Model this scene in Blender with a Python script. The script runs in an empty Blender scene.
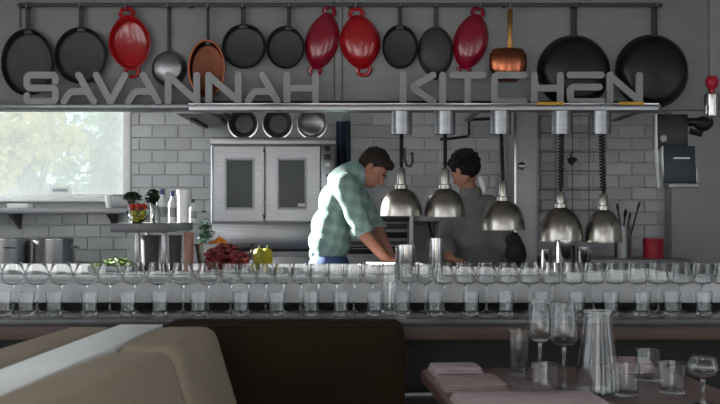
import bpy, bmesh, math, random
from mathutils import Vector, Matrix, noise

random.seed(7)
C = bpy.context.scene.collection
SC = bpy.context.scene
PI = math.pi

# ------------------------------------------------------------------ camera, sky, sun, exposure
F, EYE, HOR, CX = 1000.0, 1.25, 213.0, 360.0          # focal length (px), eye height, horizon row, centre column
def at(px, py, Y):                                     # the point at depth Y that a picture position looks at
    return Vector(((px - CX) / F * Y, Y, EYE - (py - HOR) / F * Y))

cam = bpy.data.cameras.new('camera')
cam.sensor_width = 36.0
cam.lens = 50.0
cam.shift_y = 11.0 / 720.0
cam.clip_start = 0.05
cam.clip_end = 200
cam.dof.use_dof = True
cam.dof.focus_distance = 5.2
cam.dof.aperture_fstop = 6.3
camo = bpy.data.objects.new('camera', cam)
C.objects.link(camo)
camo.location = (0, 0, EYE)
camo.rotation_euler = (PI / 2, 0, 0)
SC.camera = camo

w = bpy.data.worlds.new('sky')
SC.world = w
w.use_nodes = True
bg = w.node_tree.nodes['Background']
bg.inputs['Color'].default_value = (0.86, 0.93, 1.0, 1)
bg.inputs['Strength'].default_value = 4.0

sun = bpy.data.lights.new('sun', 'SUN')
sun.energy = 48.0
sun.angle = math.radians(2.0)
sun.color = (1.0, 0.97, 0.93)
suno = bpy.data.objects.new('sun', sun)
C.objects.link(suno)
suno.rotation_euler = Vector((1.0, -0.5, -0.36)).to_track_quat('-Z', 'Y').to_euler()

SC.view_settings.view_transform = 'Standard'
SC.view_settings.look = 'None'
SC.view_settings.gamma = 1.0
SC.view_settings.use_curve_mapping = False
SC.view_settings.exposure = -0.12
SC.cycles.max_bounces = 16
SC.cycles.transmission_bounces = 14
SC.cycles.transparent_max_bounces = 16
SC.cycles.sample_clamp_indirect = 6.0

def ceiling_fill(x, y, sx, sy, power):                 # unseen fill lights added under the ceiling to brighten kitchen and dining room
    l = bpy.data.lights.new('added_ceiling_fill', 'AREA'); l.shape = 'RECTANGLE'; l.size = sx; l.size_y = sy; l.energy = power; l.color = (1.0, 0.97, 0.94)
    o = bpy.data.objects.new('added_ceiling_fill', l); C.objects.link(o); o.location = (x, y, 2.86)
for x in (-1.8, 0.1, 2.0): ceiling_fill(x, 7.0, 1.2, 0.25, 2.5)
for x in (-2.2, 0.3, 2.8): ceiling_fill(x, 1.2, 0.4, 0.4, 7)

# ------------------------------------------------------------------ helpers
class MB:
    def __init__(s):
        s.v = []; s.f = []; s.sm = []
    def add(s, vs, fs, smooth=False):
        n = len(s.v)
        s.v += [Vector(p) for p in vs]
        s.f += [[i + n for i in q] for q in fs]
        s.sm += [smooth] * len(fs)
        return s
    def box(s, c, d, rot=None):
        x, y, z = d[0] / 2, d[1] / 2, d[2] / 2
        vs = [Vector(p) for p in ((-x,-y,-z),(x,-y,-z),(x,y,-z),(-x,y,-z),(-x,-y,z),(x,-y,z),(x,y,z),(-x,y,z))]
        if rot is not None: vs = [rot @ p for p in vs]
        return s.add([p + Vector(c) for p in vs], [[0,3,2,1],[4,5,6,7],[0,1,5,4],[1,2,6,5],[2,3,7,6],[3,0,4,7]])
    def bb(s, a, b):
        a = Vector(a); b = Vector(b)
        lo = [min(a[i], b[i]) for i in range(3)]; hi = [max(a[i], b[i]) for i in range(3)]
        return s.box([(lo[i] + hi[i]) / 2 for i in range(3)], [hi[i] - lo[i] for i in range(3)])
    def lathe(s, prof, n=24, M=None, smooth=True, sx=1.0, sy=1.0):
        M = M or Matrix.Identity(4)
        vs = []; rings = []
        for r, z in prof:
            if r < 1e-6:
                rings.append([len(vs)]); vs.append(M @ Vector((0, 0, z)))
            else:
                ring = []
                for k in range(n):
                    a = 2 * PI * k / n
                    ring.append(len(vs)); vs.append(M @ Vector((r * sx * math.cos(a), r * sy * math.sin(a), z)))
                rings.append(ring)
        fs = []
        for A, B in zip(rings, rings[1:]):
            if len(A) == 1 and len(B) == 1: continue
            for k in range(n):
                j = (k + 1) % n
                if len(A) == 1: fs.append([A[0], B[j], B[k]])
                elif len(B) == 1: fs.append([A[k], A[j], B[0]])
                else: fs.append([A[k], A[j], B[j], B[k]])
        return s.add(vs, fs, smooth)
    def tube(s, pts, r, n=8, caps=True, smooth=True):
        pts = [Vector(p) for p in pts]
        rs = r if isinstance(r, (list, tuple)) else [r] * len(pts)
        vs = []; fs = []
        t0 = (pts[1] - pts[0]).normalized()
        u = t0.orthogonal().normalized()
        for i, p in enumerate(pts):
            a = pts[max(0, i - 1)]; b = pts[min(len(pts) - 1, i + 1)]
            t = (b - a).normalized()
            u = (u - t * u.dot(t))
            u = u.normalized() if u.length > 1e-6 else t.orthogonal().normalized()
            w_ = t.cross(u)
            for k in range(n):
                g = 2 * PI * k / n
                vs.append(p + (u * math.cos(g) + w_ * math.sin(g)) * rs[i])
        for i in range(len(pts) - 1):
            for k in range(n):
                j = (k + 1) % n
                fs.append([i * n + k, i * n + j, (i + 1) * n + j, (i + 1) * n + k])
        if caps:
            fs.append(list(range(n))[::-1]); fs.append([(len(pts) - 1) * n + k for k in range(n)])
        return s.add(vs, fs, smooth)
    def prism(s, outline, y0, y1, M=None):              # outline in (x, z), extruded along y
        M = M or Matrix.Identity(4)
        n = len(outline)
        vs = [M @ Vector((x, y0, z)) for x, z in outline] + [M @ Vector((x, y1, z)) for x, z in outline]
        fs = [list(range(n)), [n + k for k in range(n)][::-1]]
        for k in range(n):
            j = (k + 1) % n
            fs.append([k, n + k, n + j, j])
        return s.add(vs, fs)
    def ell(s, c, r, rot=None, nu=16, nv=10):
        M = Matrix.Translation(Vector(c)) @ (rot.to_4x4() if rot is not None else Matrix.Identity(4)) @ Matrix.Diagonal((r[0], r[1], r[2], 1))
        prof = [(math.sin(PI * i / nv), -math.cos(PI * i / nv)) for i in range(nv + 1)]
        prof[0] = (0, -1); prof[-1] = (0, 1)
        return s.lathe(prof, nu, M)
    def cap(s, a, b, ra, rb, n=14):                      # tapered capsule
        a = Vector(a); b = Vector(b)
        q = (b - a).to_track_quat('Z', 'Y').to_matrix().to_4x4()
        M = Matrix.Translation(a) @ q
        L = (b - a).length
        prof = [(0, -ra)] + [(ra * math.sin(t), -ra * math.cos(t)) for t in (0.5, 1.0, 1.5)]
        prof += [(rb * math.cos(t), L + rb * math.sin(t)) for t in (0.05, 0.5, 1.0)] + [(0, L + rb)]
        return s.lathe(prof, n, M)
    def chain(s, pts, rs):
        for i in range(len(pts) - 1): s.cap(pts[i], pts[i + 1], rs[i], rs[i + 1])
        return s
    def build(s, name, m, parent=None, bevel=0, seg=2, origin=None):
        me = s.mesh(name, bevel, seg, wpos(parent) if parent is not None else (origin or Vector((0, 0, 0))))
        return link(name, me, m, parent, origin)
    def mesh(s, name, bevel=0, seg=2, o=Vector((0, 0, 0))):
        me = bpy.data.meshes.new(name)
        me.from_pydata([p - Vector(o) for p in s.v], [], s.f)
        me.polygons.foreach_set('use_smooth', s.sm)
        bm = bmesh.new(); bm.from_mesh(me)
        bmesh.ops.recalc_face_normals(bm, faces=bm.faces)
        if bevel:
            bmesh.ops.bevel(bm, geom=[e for e in bm.edges if len(e.link_faces) == 2 and e.calc_face_angle(0) > 0.5], offset=bevel, segments=seg, affect='EDGES', profile=0.5)
            for f in bm.faces: f.smooth = True
        bm.to_mesh(me); bm.free()
        if bevel or any(s.sm): me.set_sharp_from_angle(angle=math.radians((30 if seg == 1 else 50) if bevel else 38))
        me.update()
        return me

def link(name, me, m, parent=None, origin=None):
    o = bpy.data.objects.new(name, me)
    C.objects.link(o)
    if m is not None and not me.materials: me.materials.append(m)
    if parent is not None: o.parent = parent
    elif origin is not None: o.location = origin
    return o

def wpos(o):
    p = Vector((0, 0, 0))
    while o is not None:
        p = p + o.location; o = o.parent
    return p

def thing(name, label, cat, loc, group=None):
    o = bpy.data.objects.new(name, None); C.objects.link(o)
    o.empty_display_size = 0.05
    o.location = loc
    o['label'] = label; o['category'] = cat
    if group: o['group'] = group
    return o
def tag(o, label, cat, group=None):
    o['label'] = label; o['category'] = cat
    if group: o['group'] = group
    return o
def struct(o):
    o['kind'] = 'structure'; return o
def dup(root, loc, label, rz=None, scale=None):
    r = root.copy(); C.objects.link(r); r.location = loc; r['label'] = label
    if rz is not None: r.rotation_euler = (0, 0, rz)
    if scale is not None: r.scale = scale
    for ch in list(root.children):
        c = ch.copy(); C.objects.link(c); c.parent = r
        for g in list(ch.children):
            d = g.copy(); C.objects.link(d); d.parent = c
    return r

ORD = ['first','second','third','fourth','fifth','sixth','seventh','eighth','ninth','tenth','eleventh','twelfth','thirteenth','fourteenth','fifteenth','sixteenth']

# ------------------------------------------------------------------ materials
def lin(c):
    c = c / 255.0
    return c / 12.92 if c <= 0.04045 else ((c + 0.055) / 1.055) ** 2.4
def col(rgb): return (lin(rgb[0]), lin(rgb[1]), lin(rgb[2]), 1)
def pm(name, rgb, rough=0.5, metal=0.0, var=0.12, scale=8.0, trans=0.0, ior=1.45, bump=0.0, stretch=None, coat=0.0, spec=0.5):
    m = bpy.data.materials.new(name); m.use_nodes = True
    nt = m.node_tree; b = nt.nodes['Principled BSDF']
    b.inputs['Roughness'].default_value = rough
    b.inputs['Metallic'].default_value = metal
    b.inputs['IOR'].default_value = ior
    b.inputs['Transmission Weight'].default_value = trans
    b.inputs['Coat Weight'].default_value = coat
    b.inputs['Specular IOR Level'].default_value = spec
    c = col(rgb)
    b.inputs['Base Color'].default_value = c
    if var or bump:
        tc = nt.nodes.new('ShaderNodeTexCoord')
        mp = nt.nodes.new('ShaderNodeMapping')
        if stretch: mp.inputs['Scale'].default_value = stretch
        nz = nt.nodes.new('ShaderNodeTexNoise'); nz.inputs['Scale'].default_value = scale; nz.inputs['Detail'].default_value = 4
        nt.links.new(tc.outputs['Object'], mp.inputs['Vector']); nt.links.new(mp.outputs['Vector'], nz.inputs['Vector'])
        if var:
            rp = nt.nodes.new('ShaderNodeValToRGB')
            rp.color_ramp.elements[0].position = 0.3; rp.color_ramp.elements[1].position = 0.7
            rp.color_ramp.elements[0].color = [x * (1 - var) for x in c[:3]] + [1]
            rp.color_ramp.elements[1].color = [min(1, x * (1 + var)) for x in c[:3]] + [1]
            nt.links.new(nz.outputs['Fac'], rp.inputs['Fac']); nt.links.new(rp.outputs['Color'], b.inputs['Base Color'])
        if bump:
            bp = nt.nodes.new('ShaderNodeBump'); bp.inputs['Strength'].default_value = bump; bp.inputs['Distance'].default_value = 0.01
            nt.links.new(nz.outputs['Fac'], bp.inputs['Height']); nt.links.new(bp.outputs['Normal'], b.inputs['Normal'])
    return m
def thin_glass(name, tint, gloss=0.06, haze=0.0):
    m = bpy.data.materials.new(name); m.use_nodes = True
    nt = m.node_tree; nt.nodes.clear()
    out = nt.nodes.new('ShaderNodeOutputMaterial')
    tr = nt.nodes.new('ShaderNodeBsdfTransparent'); tr.inputs['Color'].default_value = tint
    gl = nt.nodes.new('ShaderNodeBsdfGlossy'); gl.inputs['Roughness'].default_value = 0.03
    fr = nt.nodes.new('ShaderNodeLayerWeight'); fr.inputs['Blend'].default_value = gloss
    mx = nt.nodes.new('ShaderNodeMixShader')
    nt.links.new(fr.outputs['Fresnel'], mx.inputs['Fac']); nt.links.new(tr.outputs[0], mx.inputs[1]); nt.links.new(gl.outputs[0], mx.inputs[2])
    last = mx
    if haze:
        tl = nt.nodes.new('ShaderNodeBsdfTranslucent'); tl.inputs['Color'].default_value = (0.92, 0.96, 0.97, 1)
        m2 = nt.nodes.new('ShaderNodeMixShader'); m2.inputs['Fac'].default_value = haze
        nz = nt.nodes.new('ShaderNodeTexNoise'); nz.inputs['Scale'].default_value = 3.0
        mr = nt.nodes.new('ShaderNodeMapRange'); mr.inputs['To Min'].default_value = haze * 0.85; mr.inputs['To Max'].default_value = haze * 1.15
        tc = nt.nodes.new('ShaderNodeTexCoord'); nt.links.new(tc.outputs['Object'], nz.inputs['Vector'])
        nt.links.new(nz.outputs['Fac'], mr.inputs['Value']); nt.links.new(mr.outputs[0], m2.inputs['Fac'])
        nt.links.new(mx.outputs[0], m2.inputs[1]); nt.links.new(tl.outputs[0], m2.inputs[2])
        last = m2
    nt.links.new(last.outputs[0], out.inputs['Surface'])
    return m

M = {}
M['plaster'] = pm('plaster', (172,172,172), 0.8, var=0.06, scale=3)
M['white_paint'] = pm('white_paint', (215,215,212), 0.7, var=0.04, scale=3)
M['grout'] = pm('grout', (185,185,184), 0.9, var=0.08, scale=20)
M['tile'] = pm('glazed_tile', (188,190,192), 0.18, var=0.05, scale=2.5)
M['tile2'] = pm('glazed_tile_grey', (176,178,180), 0.2, var=0.05, scale=2.5)
M['floor'] = pm('floor_tile', (95,90,85), 0.5, var=0.15, scale=4)
M['ceiling'] = pm('ceiling_paint', (170,168,165), 0.9, var=0.04)
M['bulk'] = pm('brushed_panel', (132,132,132), 0.45, metal=0.0, var=0.06, scale=4, stretch=(1,1,6))
M['steel'] = pm('brushed_steel', (150,150,152), 0.34, metal=1.0, var=0.1, scale=6, stretch=(1,1,14))
M['steel_soft'] = pm('satin_steel', (142,143,146), 0.45, metal=0.9, var=0.1, scale=6, stretch=(1,1,10))
M['chrome'] = pm('polished_steel', (172,170,168), 0.14, metal=1.0, var=0.05, scale=10)
M['shade'] = pm('spun_steel', (170,165,158), 0.27, metal=1.0, var=0.08, scale=12)
M['iron'] = pm('seasoned_iron', (36,40,42), 0.42, var=0.25, scale=14, bump=0.1)
M['iron_grey'] = pm('grey_iron', (58,60,60), 0.5, var=0.2, scale=14, bump=0.1)
M['wok'] = pm('carbon_steel', (42,42,42), 0.33, metal=0.6, var=0.35, scale=7)
M['red'] = pm('red_enamel', (165,18,26), 0.2, var=0.1, scale=4, coat=0.5)
M['red_dark'] = pm('dark_red_enamel', (138,16,42), 0.2, var=0.12, scale=4, coat=0.5)
M['copper'] = pm('copper', (160,94,68), 0.22, metal=1.0, var=0.15, scale=9)
M['brass'] = pm('brass', (150,110,60), 0.35, metal=0.9, var=0.15, scale=9)
M['black'] = pm('black_plastic', (20,20,22), 0.4, var=0.1)
M['rubber'] = pm('black_rubber', (14,14,14), 0.6, var=0.1)
M['letter'] = pm('letter_grey', (150,150,150), 0.5, var=0.04)
M['yellow_strip'] = pm('amber_plastic', (196,150,40), 0.5, var=0.1, scale=20)
M['glass'] = pm('clear_glass', (250,252,252), 0.0, var=0, trans=1.0, ior=1.45)
M['pane'] = thin_glass('window_pane', (0.37, 0.395, 0.395, 1), 0.05, haze=0.10)  # grey tint dims the outdoors, haze puts the window glare into the glass
M['oven_glass'] = pm('dark_oven_glass', (44,50,50), 0.3, var=0.25, scale=5)
M['counter'] = pm('dark_stone_top', (70,68,70), 0.2, var=0.2, scale=18)
M['apron'] = pm('stained_wood', (72,54,48), 0.45, var=0.2, scale=5, stretch=(1,1,12))
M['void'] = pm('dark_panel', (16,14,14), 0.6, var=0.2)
M['ledge'] = pm('ledge_white', (190,190,192), 0.4, var=0.06, scale=5)
M['tan'] = pm('tan_upholstery', (142,130,114), 0.75, var=0.1, scale=5, bump=0.15)
M['brown'] = pm('brown_upholstery', (33,24,12), 0.8, spec=0.15, var=0.2, scale=6, bump=0.15)
M['laminate'] = pm('white_laminate', (238,241,243), 0.3, var=0.03)
M['cloth_pink'] = pm('mauve_linen', (140,120,122), 0.85, var=0.1, scale=20, bump=0.1)
M['cloth_pale'] = pm('pale_mauve_linen', (160,144,147), 0.85, var=0.1, scale=20, bump=0.1)
M['table_wood'] = pm('dark_table_wood', (88,66,64), 0.35, var=0.2, scale=6, stretch=(1,10,1))
M['skin'] = pm('skin', (158,108,88), 0.5, var=0.08, scale=30)
M['eye_white'] = pm('eye_white', (150,135,125), 0.3, var=0.03)
M['hair_brown'] = pm('brown_hair', (42,34,28), 0.65, spec=0.2, var=0.35, scale=60, bump=0.6)
M['hair_black'] = pm('black_hair', (22,19,19), 0.65, spec=0.2, var=0.35, scale=50, bump=0.8)
M['jeans'] = pm('blue_denim', (62,86,132), 0.8, var=0.2, scale=60)
M['grey_cloth'] = pm('grey_cook_jacket', (108,108,108), 0.85, var=0.12, scale=9, bump=0.3)
M['dark_cloth'] = pm('dark_cloth', (34,36,42), 0.85, var=0.15, scale=12)
M['white'] = pm('white_plastic', (226,228,228), 0.4, var=0.03)
M['paper'] = pm('white_paper', (225,225,222), 0.8, var=0.04, scale=12)
M['leaf'] = pm('lettuce_leaf', (104,132,62), 0.5, var=0.35, scale=25)
M['dark_leaf'] = pm('dark_green_skin', (40,58,38), 0.5, var=0.3, scale=25)
M['tomato'] = pm('tomato_skin', (190,50,40), 0.25, var=0.15, scale=10)
M['lime'] = pm('yellow_green_skin', (170,165,60), 0.35, var=0.2, scale=10)
M['orange_food'] = pm('orange_food', (225,140,45), 0.5, var=0.25, scale=30)
M['red_food'] = pm('dark_red_food', (140,58,60), 0.4, var=0.35, scale=25)
M['yellow'] = pm('yellow_skin', (200,185,40), 0.35, var=0.25, scale=16)
M['green_plastic'] = pm('green_plastic', (40,92,62), 0.4, var=0.15)
M['tub'] = thin_glass('clear_tub', (0.93, 0.93, 0.93, 1), 0.12)
M['blue'] = pm('blue_plastic', (50,70,130), 0.4, var=0.1)
M['navy'] = pm('navy_cloth', (44,52,74), 0.85, var=0.2, scale=12)
M['red_plastic'] = pm('red_plastic', (178,26,52), 0.4, var=0.08)
M['clay'] = pm('clay_plastic', (172,128,112), 0.5, var=0.12)
M['screen'] = pm('dark_blue_screen', (36,46,56), 0.45, var=0.1, scale=3)
M['wire'] = pm('grey_wire', (84,84,86), 0.4, metal=0.5, var=0.1)
M['overshelf'] = pm('dull_steel', (104,104,106), 0.5, metal=0.6, var=0.1, scale=5)
M['tub_dark'] = pm('dark_grey_plastic', (60,60,64), 0.5, var=0.1)
M['grass'] = pm('lawn', (130,140,110), 0.9, var=0.2, scale=3)
M['asphalt'] = pm('pale_road', (170,165,172), 0.9, var=0.1, scale=2)
M['leaf_yellow'] = pm('autumn_leaf', (205,190,120), 0.7, var=0.25, scale=2)
M['leaf_green'] = pm('tree_leaf', (140,160,130), 0.7, var=0.25, scale=2)
M['bark'] = pm('bark', (110,98,88), 0.9, var=0.2, scale=12)

def plaid():
    m = pm('plaid_cotton', (118,146,140), 0.85, var=0)
    nt = m.node_tree; b = nt.nodes['Principled BSDF']
    tc = nt.nodes.new('ShaderNodeTexCoord')
    sp = nt.nodes.new('ShaderNodeSeparateXYZ'); nt.links.new(tc.outputs['Object'], sp.inputs[0])
    def mth(op, a, bv=None):
        n = nt.nodes.new('ShaderNodeMath'); n.operation = op
        if hasattr(a, 'node'): nt.links.new(a, n.inputs[0])
        else: n.inputs[0].default_value = a
        if bv is not None:
            if hasattr(bv, 'node'): nt.links.new(bv, n.inputs[1])
            else: n.inputs[1].default_value = bv
        return n.outputs[0]
    u = mth('SUBTRACT', sp.outputs['X'], mth('MULTIPLY', sp.outputs['Z'], 0.28))
    u = mth('ADD', u, mth('MULTIPLY', sp.outputs['Y'], 0.6))
    v = mth('ADD', sp.outputs['Z'], mth('MULTIPLY', sp.outputs['X'], 0.28))
    band = lambda c, per, wd: mth('LESS_THAN', mth('PINGPONG', c, per / 2), wd)
    base = col((132,158,152))
    prev = None
    def layer(fac, colr, k):
        nonlocal prev
        mx = nt.nodes.new('ShaderNodeMixRGB'); mx.inputs[1].default_value = base; mx.inputs[2].default_value = col(colr)
        f = mth('MULTIPLY', fac, k); nt.links.new(f, mx.inputs[0])
        if prev is not None: nt.links.new(prev, mx.inputs[1])
        prev = mx.outputs[0]
    layer(band(u, 0.075, 0.013), (106,134,131), 0.6)
    layer(band(v, 0.075, 0.013), (106,134,131), 0.6)
    layer(band(mth('ADD', u, 0.0375), 0.075, 0.0035), (165,186,178), 0.45)
    layer(band(mth('ADD', v, 0.0375), 0.075, 0.0035), (165,186,178), 0.45)
    nt.links.new(prev, b.inputs['Base Color'])
    return m
M['plaid'] = plaid()

# ------------------------------------------------------------------ the rooms
BACK = 8.0
XL, XR = -3.7, 4.2
struct(MB().bb((XL - 0.2, -4.2, -0.1), (XR + 0.2, BACK + 0.2, 0)).build('floor', M['floor']))
struct(MB().bb((XL - 0.2, -4.2, 2.9), (XR + 0.2, BACK + 0.2, 3.0)).build('ceiling', M['ceiling']))

def holed_wall(name, axis, pos, th, a0, a1, z0, z1, holes, m):
    """a wall with rectangular openings, along x (axis 'x', at y = pos) or along y"""
    cuts = sorted({a0, a1} | {h[0] for h in holes} | {h[1] for h in holes})
    b = MB()
    for u0, u1 in zip(cuts, cuts[1:]):
        zs = [(z0, z1)]
        for h in holes:
            if h[0] <= u0 + 1e-6 and h[1] >= u1 - 1e-6:
                zs = [(p, q) for (p, q) in [(z0, h[2]), (h[3], z1)] if q - p > 1e-4]
        for p, q in zs:
            if axis == 'x': b.bb((u0, pos, p), (u1, pos + th, q))
            else: b.bb((pos, u0, p), (pos + th, u1, q))
    return struct(b.build(name, m))

# window in the back wall, seen at the left
WX0, WX1 = -3.25, at(130, 0, BACK).x
WZ0, WZ1 = at(0, 198, BACK).z, at(0, 96, BACK).z
wall_back = holed_wall('wall_back', 'x', BACK, 0.16, XL, XR, 0, 2.9, [(WX0, WX1, WZ0, WZ1)], M['grout'])
# kitchen window in the left wall (out of frame) lets the daylight in on the cook; unseen dining window openings, added and sized for fill light and glass highlights
holed_wall('wall_left', 'y', XL - 0.16, 0.16, -4.0, BACK, 0, 2.9, [(-3.4, -2.4, 0.5, 2.8), (-1.4, -0.4, 0.5, 2.8), (0.6, 1.9, 0.5, 2.8), (2.25, 3.1, 0.6, 2.8), (6.2, 7.97, 1.5, 2.85)], M['white_paint'])
holed_wall('wall_right', 'y', XR, 0.16, -4.0, BACK, 0, 2.9, [(-3.2, -2.4, 0.5, 2.75), (-1.2, -0.4, 0.5, 2.75), (0.9, 1.9, 0.5, 2.75)], M['white_paint'])
holed_wall('wall_rear', 'x', -4.16, 0.16, XL, XR, 0, 2.9, [(-2.9, -1.9, 0.6, 2.7), (-0.4, 0.4, 0.6, 2.7), (1.9, 2.9, 0.6, 2.7)], M['white_paint'])

win = bpy.data.objects.new('window_1', None); C.objects.link(win); win.location = (WX0, BACK, WZ0); struct(win)
fw = 0.055
b = MB(); b.bb((WX1 - fw, BACK - 0.02, WZ0), (WX1 + 0.008, BACK + 0.1, WZ1)); b.build('window_frame', M['white'], win, bevel=0.004)
b = MB(); b.bb((WX0, BACK - 0.02, WZ1 - fw), (WX1 - fw, BACK + 0.1, WZ1)); b.build('window_frame', M['white'], win, bevel=0.004)
b = MB(); b.bb((WX0, BACK - 0.02, WZ0), (WX0 + fw, BACK + 0.1, WZ1 - fw)); b.build('window_frame', M['white'], win, bevel=0.004)
b = MB(); b.bb((WX0 + fw, BACK - 0.02, WZ0), (WX1 - fw, BACK + 0.1, WZ0 + 0.03)); b.build('window_frame', M['white'], win, bevel=0.004)
MB().bb((WX0 + fw, BACK + 0.05, WZ0 + 0.03), (WX1 - fw, BACK + 0.056, WZ1 - fw)).build('pane', M['pane'], win)
b = MB(); b.bb((WX0 - 0.05, BACK - 0.07, WZ0 - 0.03), (WX1 + 0.02, BACK + 0.1, WZ0)); b.build('window_sill', M['white'], win, bevel=0.005)
# little notice stuck on the glass
p0, p1 = at(47, 186, BACK), at(70, 194, BACK)
nt_ = thing('window_notice', 'small pale notice stuck low on the kitchen window glass', 'notice', (p0.x, BACK + 0.045, p1.z))
MB().bb((p0.x, BACK + 0.046, p1.z), (p1.x, BACK + 0.0495, p0.z)).build('card', M['white'], nt_)
g = pm('notice_grey', (150,165,165), 0.7, var=0.05)
b = MB(); b.bb((p0.x + 0.03, BACK + 0.0445, p1.z + 0.02), (p1.x - 0.03, BACK + 0.046, p0.z - 0.02)); b.build('print_band', g, nt_)

# tiles, each its own piece of the back wall
TW, TH, GR = 0.2, 0.0925, 0.007
def tile_mesh(wd, ht, nm='tile'):
    b = MB(); b.box((0, 0, 0), (wd, 0.012, ht)); return b.mesh(nm, bevel=0.0025, seg=1)
full = {}
OV = (at(212, 0, 7.3).x, at(335, 0, 7.3).x, 1.80)
row0 = 0.86
count = 0
for r in range(0, 13):
    z0 = row0 + r * (TH + GR); z1 = z0 + TH
    off = (TW + GR) / 2 if r % 2 else 0.0
    for k in range(-18, 14):
        x0 = k * (TW + GR) + off; x1 = x0 + TW
        if x1 < -2.93 or x0 > at(676, 0, BACK).x: continue
        segs = [(x0, x1)]
        if z1 > WZ0 - 0.04 and z0 < WZ1:
            if x0 < WX1 + 0.012:
                if x1 <= WX1 + 0.035: continue
                segs = [(WX1 + 0.012, x1)]
        a, c_ = segs[0]
        # hidden behind the oven for good: outside any sideways step's view
        if a > OV[0] * BACK / 7.3 * 1.0 + 0.22 and c_ < OV[1] - 0.05 and z1 < 1.62: continue
        key = (round(c_ - a, 3), random.randrange(2))
        if key not in full:
            me = tile_mesh(key[0], TH); me.materials.append(M['tile'] if key[1] else M['tile2']); full[key] = me
        t = link('tile', full[key], None, wall_back)
        t.location = ((a + c_) / 2, BACK - 0.004 + random.uniform(-0.001, 0.001), (z0 + z1) / 2)
        count += 1
print('tiles', count)

# bulkhead over the pass: smooth panels with a joint
BY = 6.0
bz0 = at(0, 110, BY).z
bulk = struct(MB().bb((XL, BY + 0.012, bz0), (XR, BY + 0.06, 2.9)).build('wall_bulkhead', M['bulk']))
for x0, x1 in ((-2.6, at(334, 0, BY).x), (at(343, 0, BY).x, at(708, 0, BY).x), (at(709.5, 0, BY).x, 3.2)):
    b = MB(); b.bb((x0, BY, bz0), (x1, BY + 0.012, 2.9)); b.build('panel', M['bulk'], bulk, bevel=0.002)
b = MB(); b.bb((at(335, 0, BY).x, BY - 0.008, bz0), (at(342, 0, BY).x, BY + 0.012, 2.9)); b.build('joint_strip', M['bulk'], bulk, bevel=0.003)
# steel edge along the bottom, with the ledge that the letters stand on
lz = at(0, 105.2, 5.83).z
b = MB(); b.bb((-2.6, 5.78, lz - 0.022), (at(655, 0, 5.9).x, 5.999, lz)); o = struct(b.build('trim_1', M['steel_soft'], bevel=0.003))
b = MB(); b.bb((at(190, 0, 5.98).x, 5.985, lz + 0.0005), (at(655, 0, 5.98).x, 5.9995, lz + 0.043)); o = struct(b.build('shadow_gap_strip', M['rubber']))  # near-black strip stands in for the shadow gap below the letters
# plain pier at the right of the tiles
b = MB(); b.bb((at(672, 0, 7.8).x, 7.8, 0), (XR, 7.995, 2.9)); struct(b.build('wall_pier', M['plaster'], bevel=0.004))

# ------------------------------------------------------------------ outside the window
gnd = struct(MB().bb((-40, 8.4, -0.5), (25, 60, -0.3)).build('ground', M['grass']))
struct(MB().bb((-40, 12.0, -0.3), (25, 16.0, -0.28)).build('road', M['asphalt']))
gw = MB().bb((-30, 24.0, -0.3), (8, 24.3, 1.95)).build('garden_wall', M['asphalt']); tag(gw, 'long pale garden wall beyond the window behind the trees', 'wall')
def tree(cx, cy, z0, rx, rz, n, m, label, seed):
    rnd = random.Random(seed)
    t = thing('tree', label, 'tree', (cx, cy, -0.3), 'trees outside the window')
    tr = MB().tube([(cx, cy, -0.3), (cx + 0.1, cy, z0 * 0.5), (cx, cy, z0 + 0.4)], [0.16, 0.12, 0.05], 8)
    for k in range(7):
        a = k * 0.9
        tr.tube([(cx, cy, z0 * 0.4 + 0.1 * k), (cx + math.cos(a) * rx * 0.6, cy + math.sin(a) * rx * 0.6, z0 + 0.1 * k)], [0.05, 0.015], 5)
    tr.build('trunk', M['bark'], t)
    b = MB()
    cl = [Vector((rnd.gauss(0, 0.45), rnd.gauss(0, 0.45), rnd.gauss(0, 0.4))) for _ in range(26)]
    for i in range(n):
        c = cl[rnd.randrange(len(cl))] + Vector((rnd.gauss(0, 0.16), rnd.gauss(0, 0.16), rnd.gauss(0, 0.16)))
        p = Vector((cx + c.x * rx, cy + c.y * rx, z0 + c.z * rz))
        d = Vector((rnd.gauss(0, 1), rnd.gauss(0, 1), rnd.gauss(0, 1))).normalized() * 0.09
        e = d.orthogonal().normalized() * 0.05
        b.add([p - d, p + e, p + d, p - e], [[0, 1, 2, 3]])
    f = b.build('foliage', m, t); f['kind'] = 'stuff'
tree(-5.15, 15.5, 2.4, 0.75, 0.7, 2600, M['leaf_yellow'], 'yellowing autumn tree at left outside the kitchen window', 3)
tree(-4.75, 19.5, 2.4, 1.0, 1.05, 3200, M['leaf_green'], 'grey green tree at right outside the kitchen window', 5)
tree(-8.4, 22.0, 2.6, 1.2, 1.0, 2600, M['leaf_green'], 'far tree behind the yellowing one outside the kitchen window', 8)

# ------------------------------------------------------------------ bar counter and raised ledge in front of the kitchen
cz = 0.905
ct = thing('bar_counter', 'long dark bar counter carrying the row of glasses', 'counter', (0, 3.4, 0))
b = MB(); b.bb((-2.4, 3.255, cz - 0.022), (2.5, 3.72, cz)); b.build('countertop', M['counter'], ct, bevel=0.004)
b = MB(); b.bb((-2.4, 3.285, at(0, 340, 3.285).z), (2.5, 3.315, cz - 0.0225)); b.build('apron', M['apron'], ct, bevel=0.002)
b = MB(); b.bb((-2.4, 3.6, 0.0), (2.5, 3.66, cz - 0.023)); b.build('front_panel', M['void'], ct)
b = MB(); z_ = at(0, 395, 3.52).z; b.tube([(-2.4, 3.52, z_), (2.5, 3.52, z_)], 0.012, 8)
for x in (-2.0, -0.7, 0.6, 1.9): b.tube([(x, 3.52, z_), (x, 3.605, z_)], 0.008, 6)
b.build('foot_rail', M['steel_soft'], ct)
ld = thing('pass_ledge', 'pale raised service ledge behind the wine glasses', 'shelf', (0, 3.75, cz))
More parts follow.
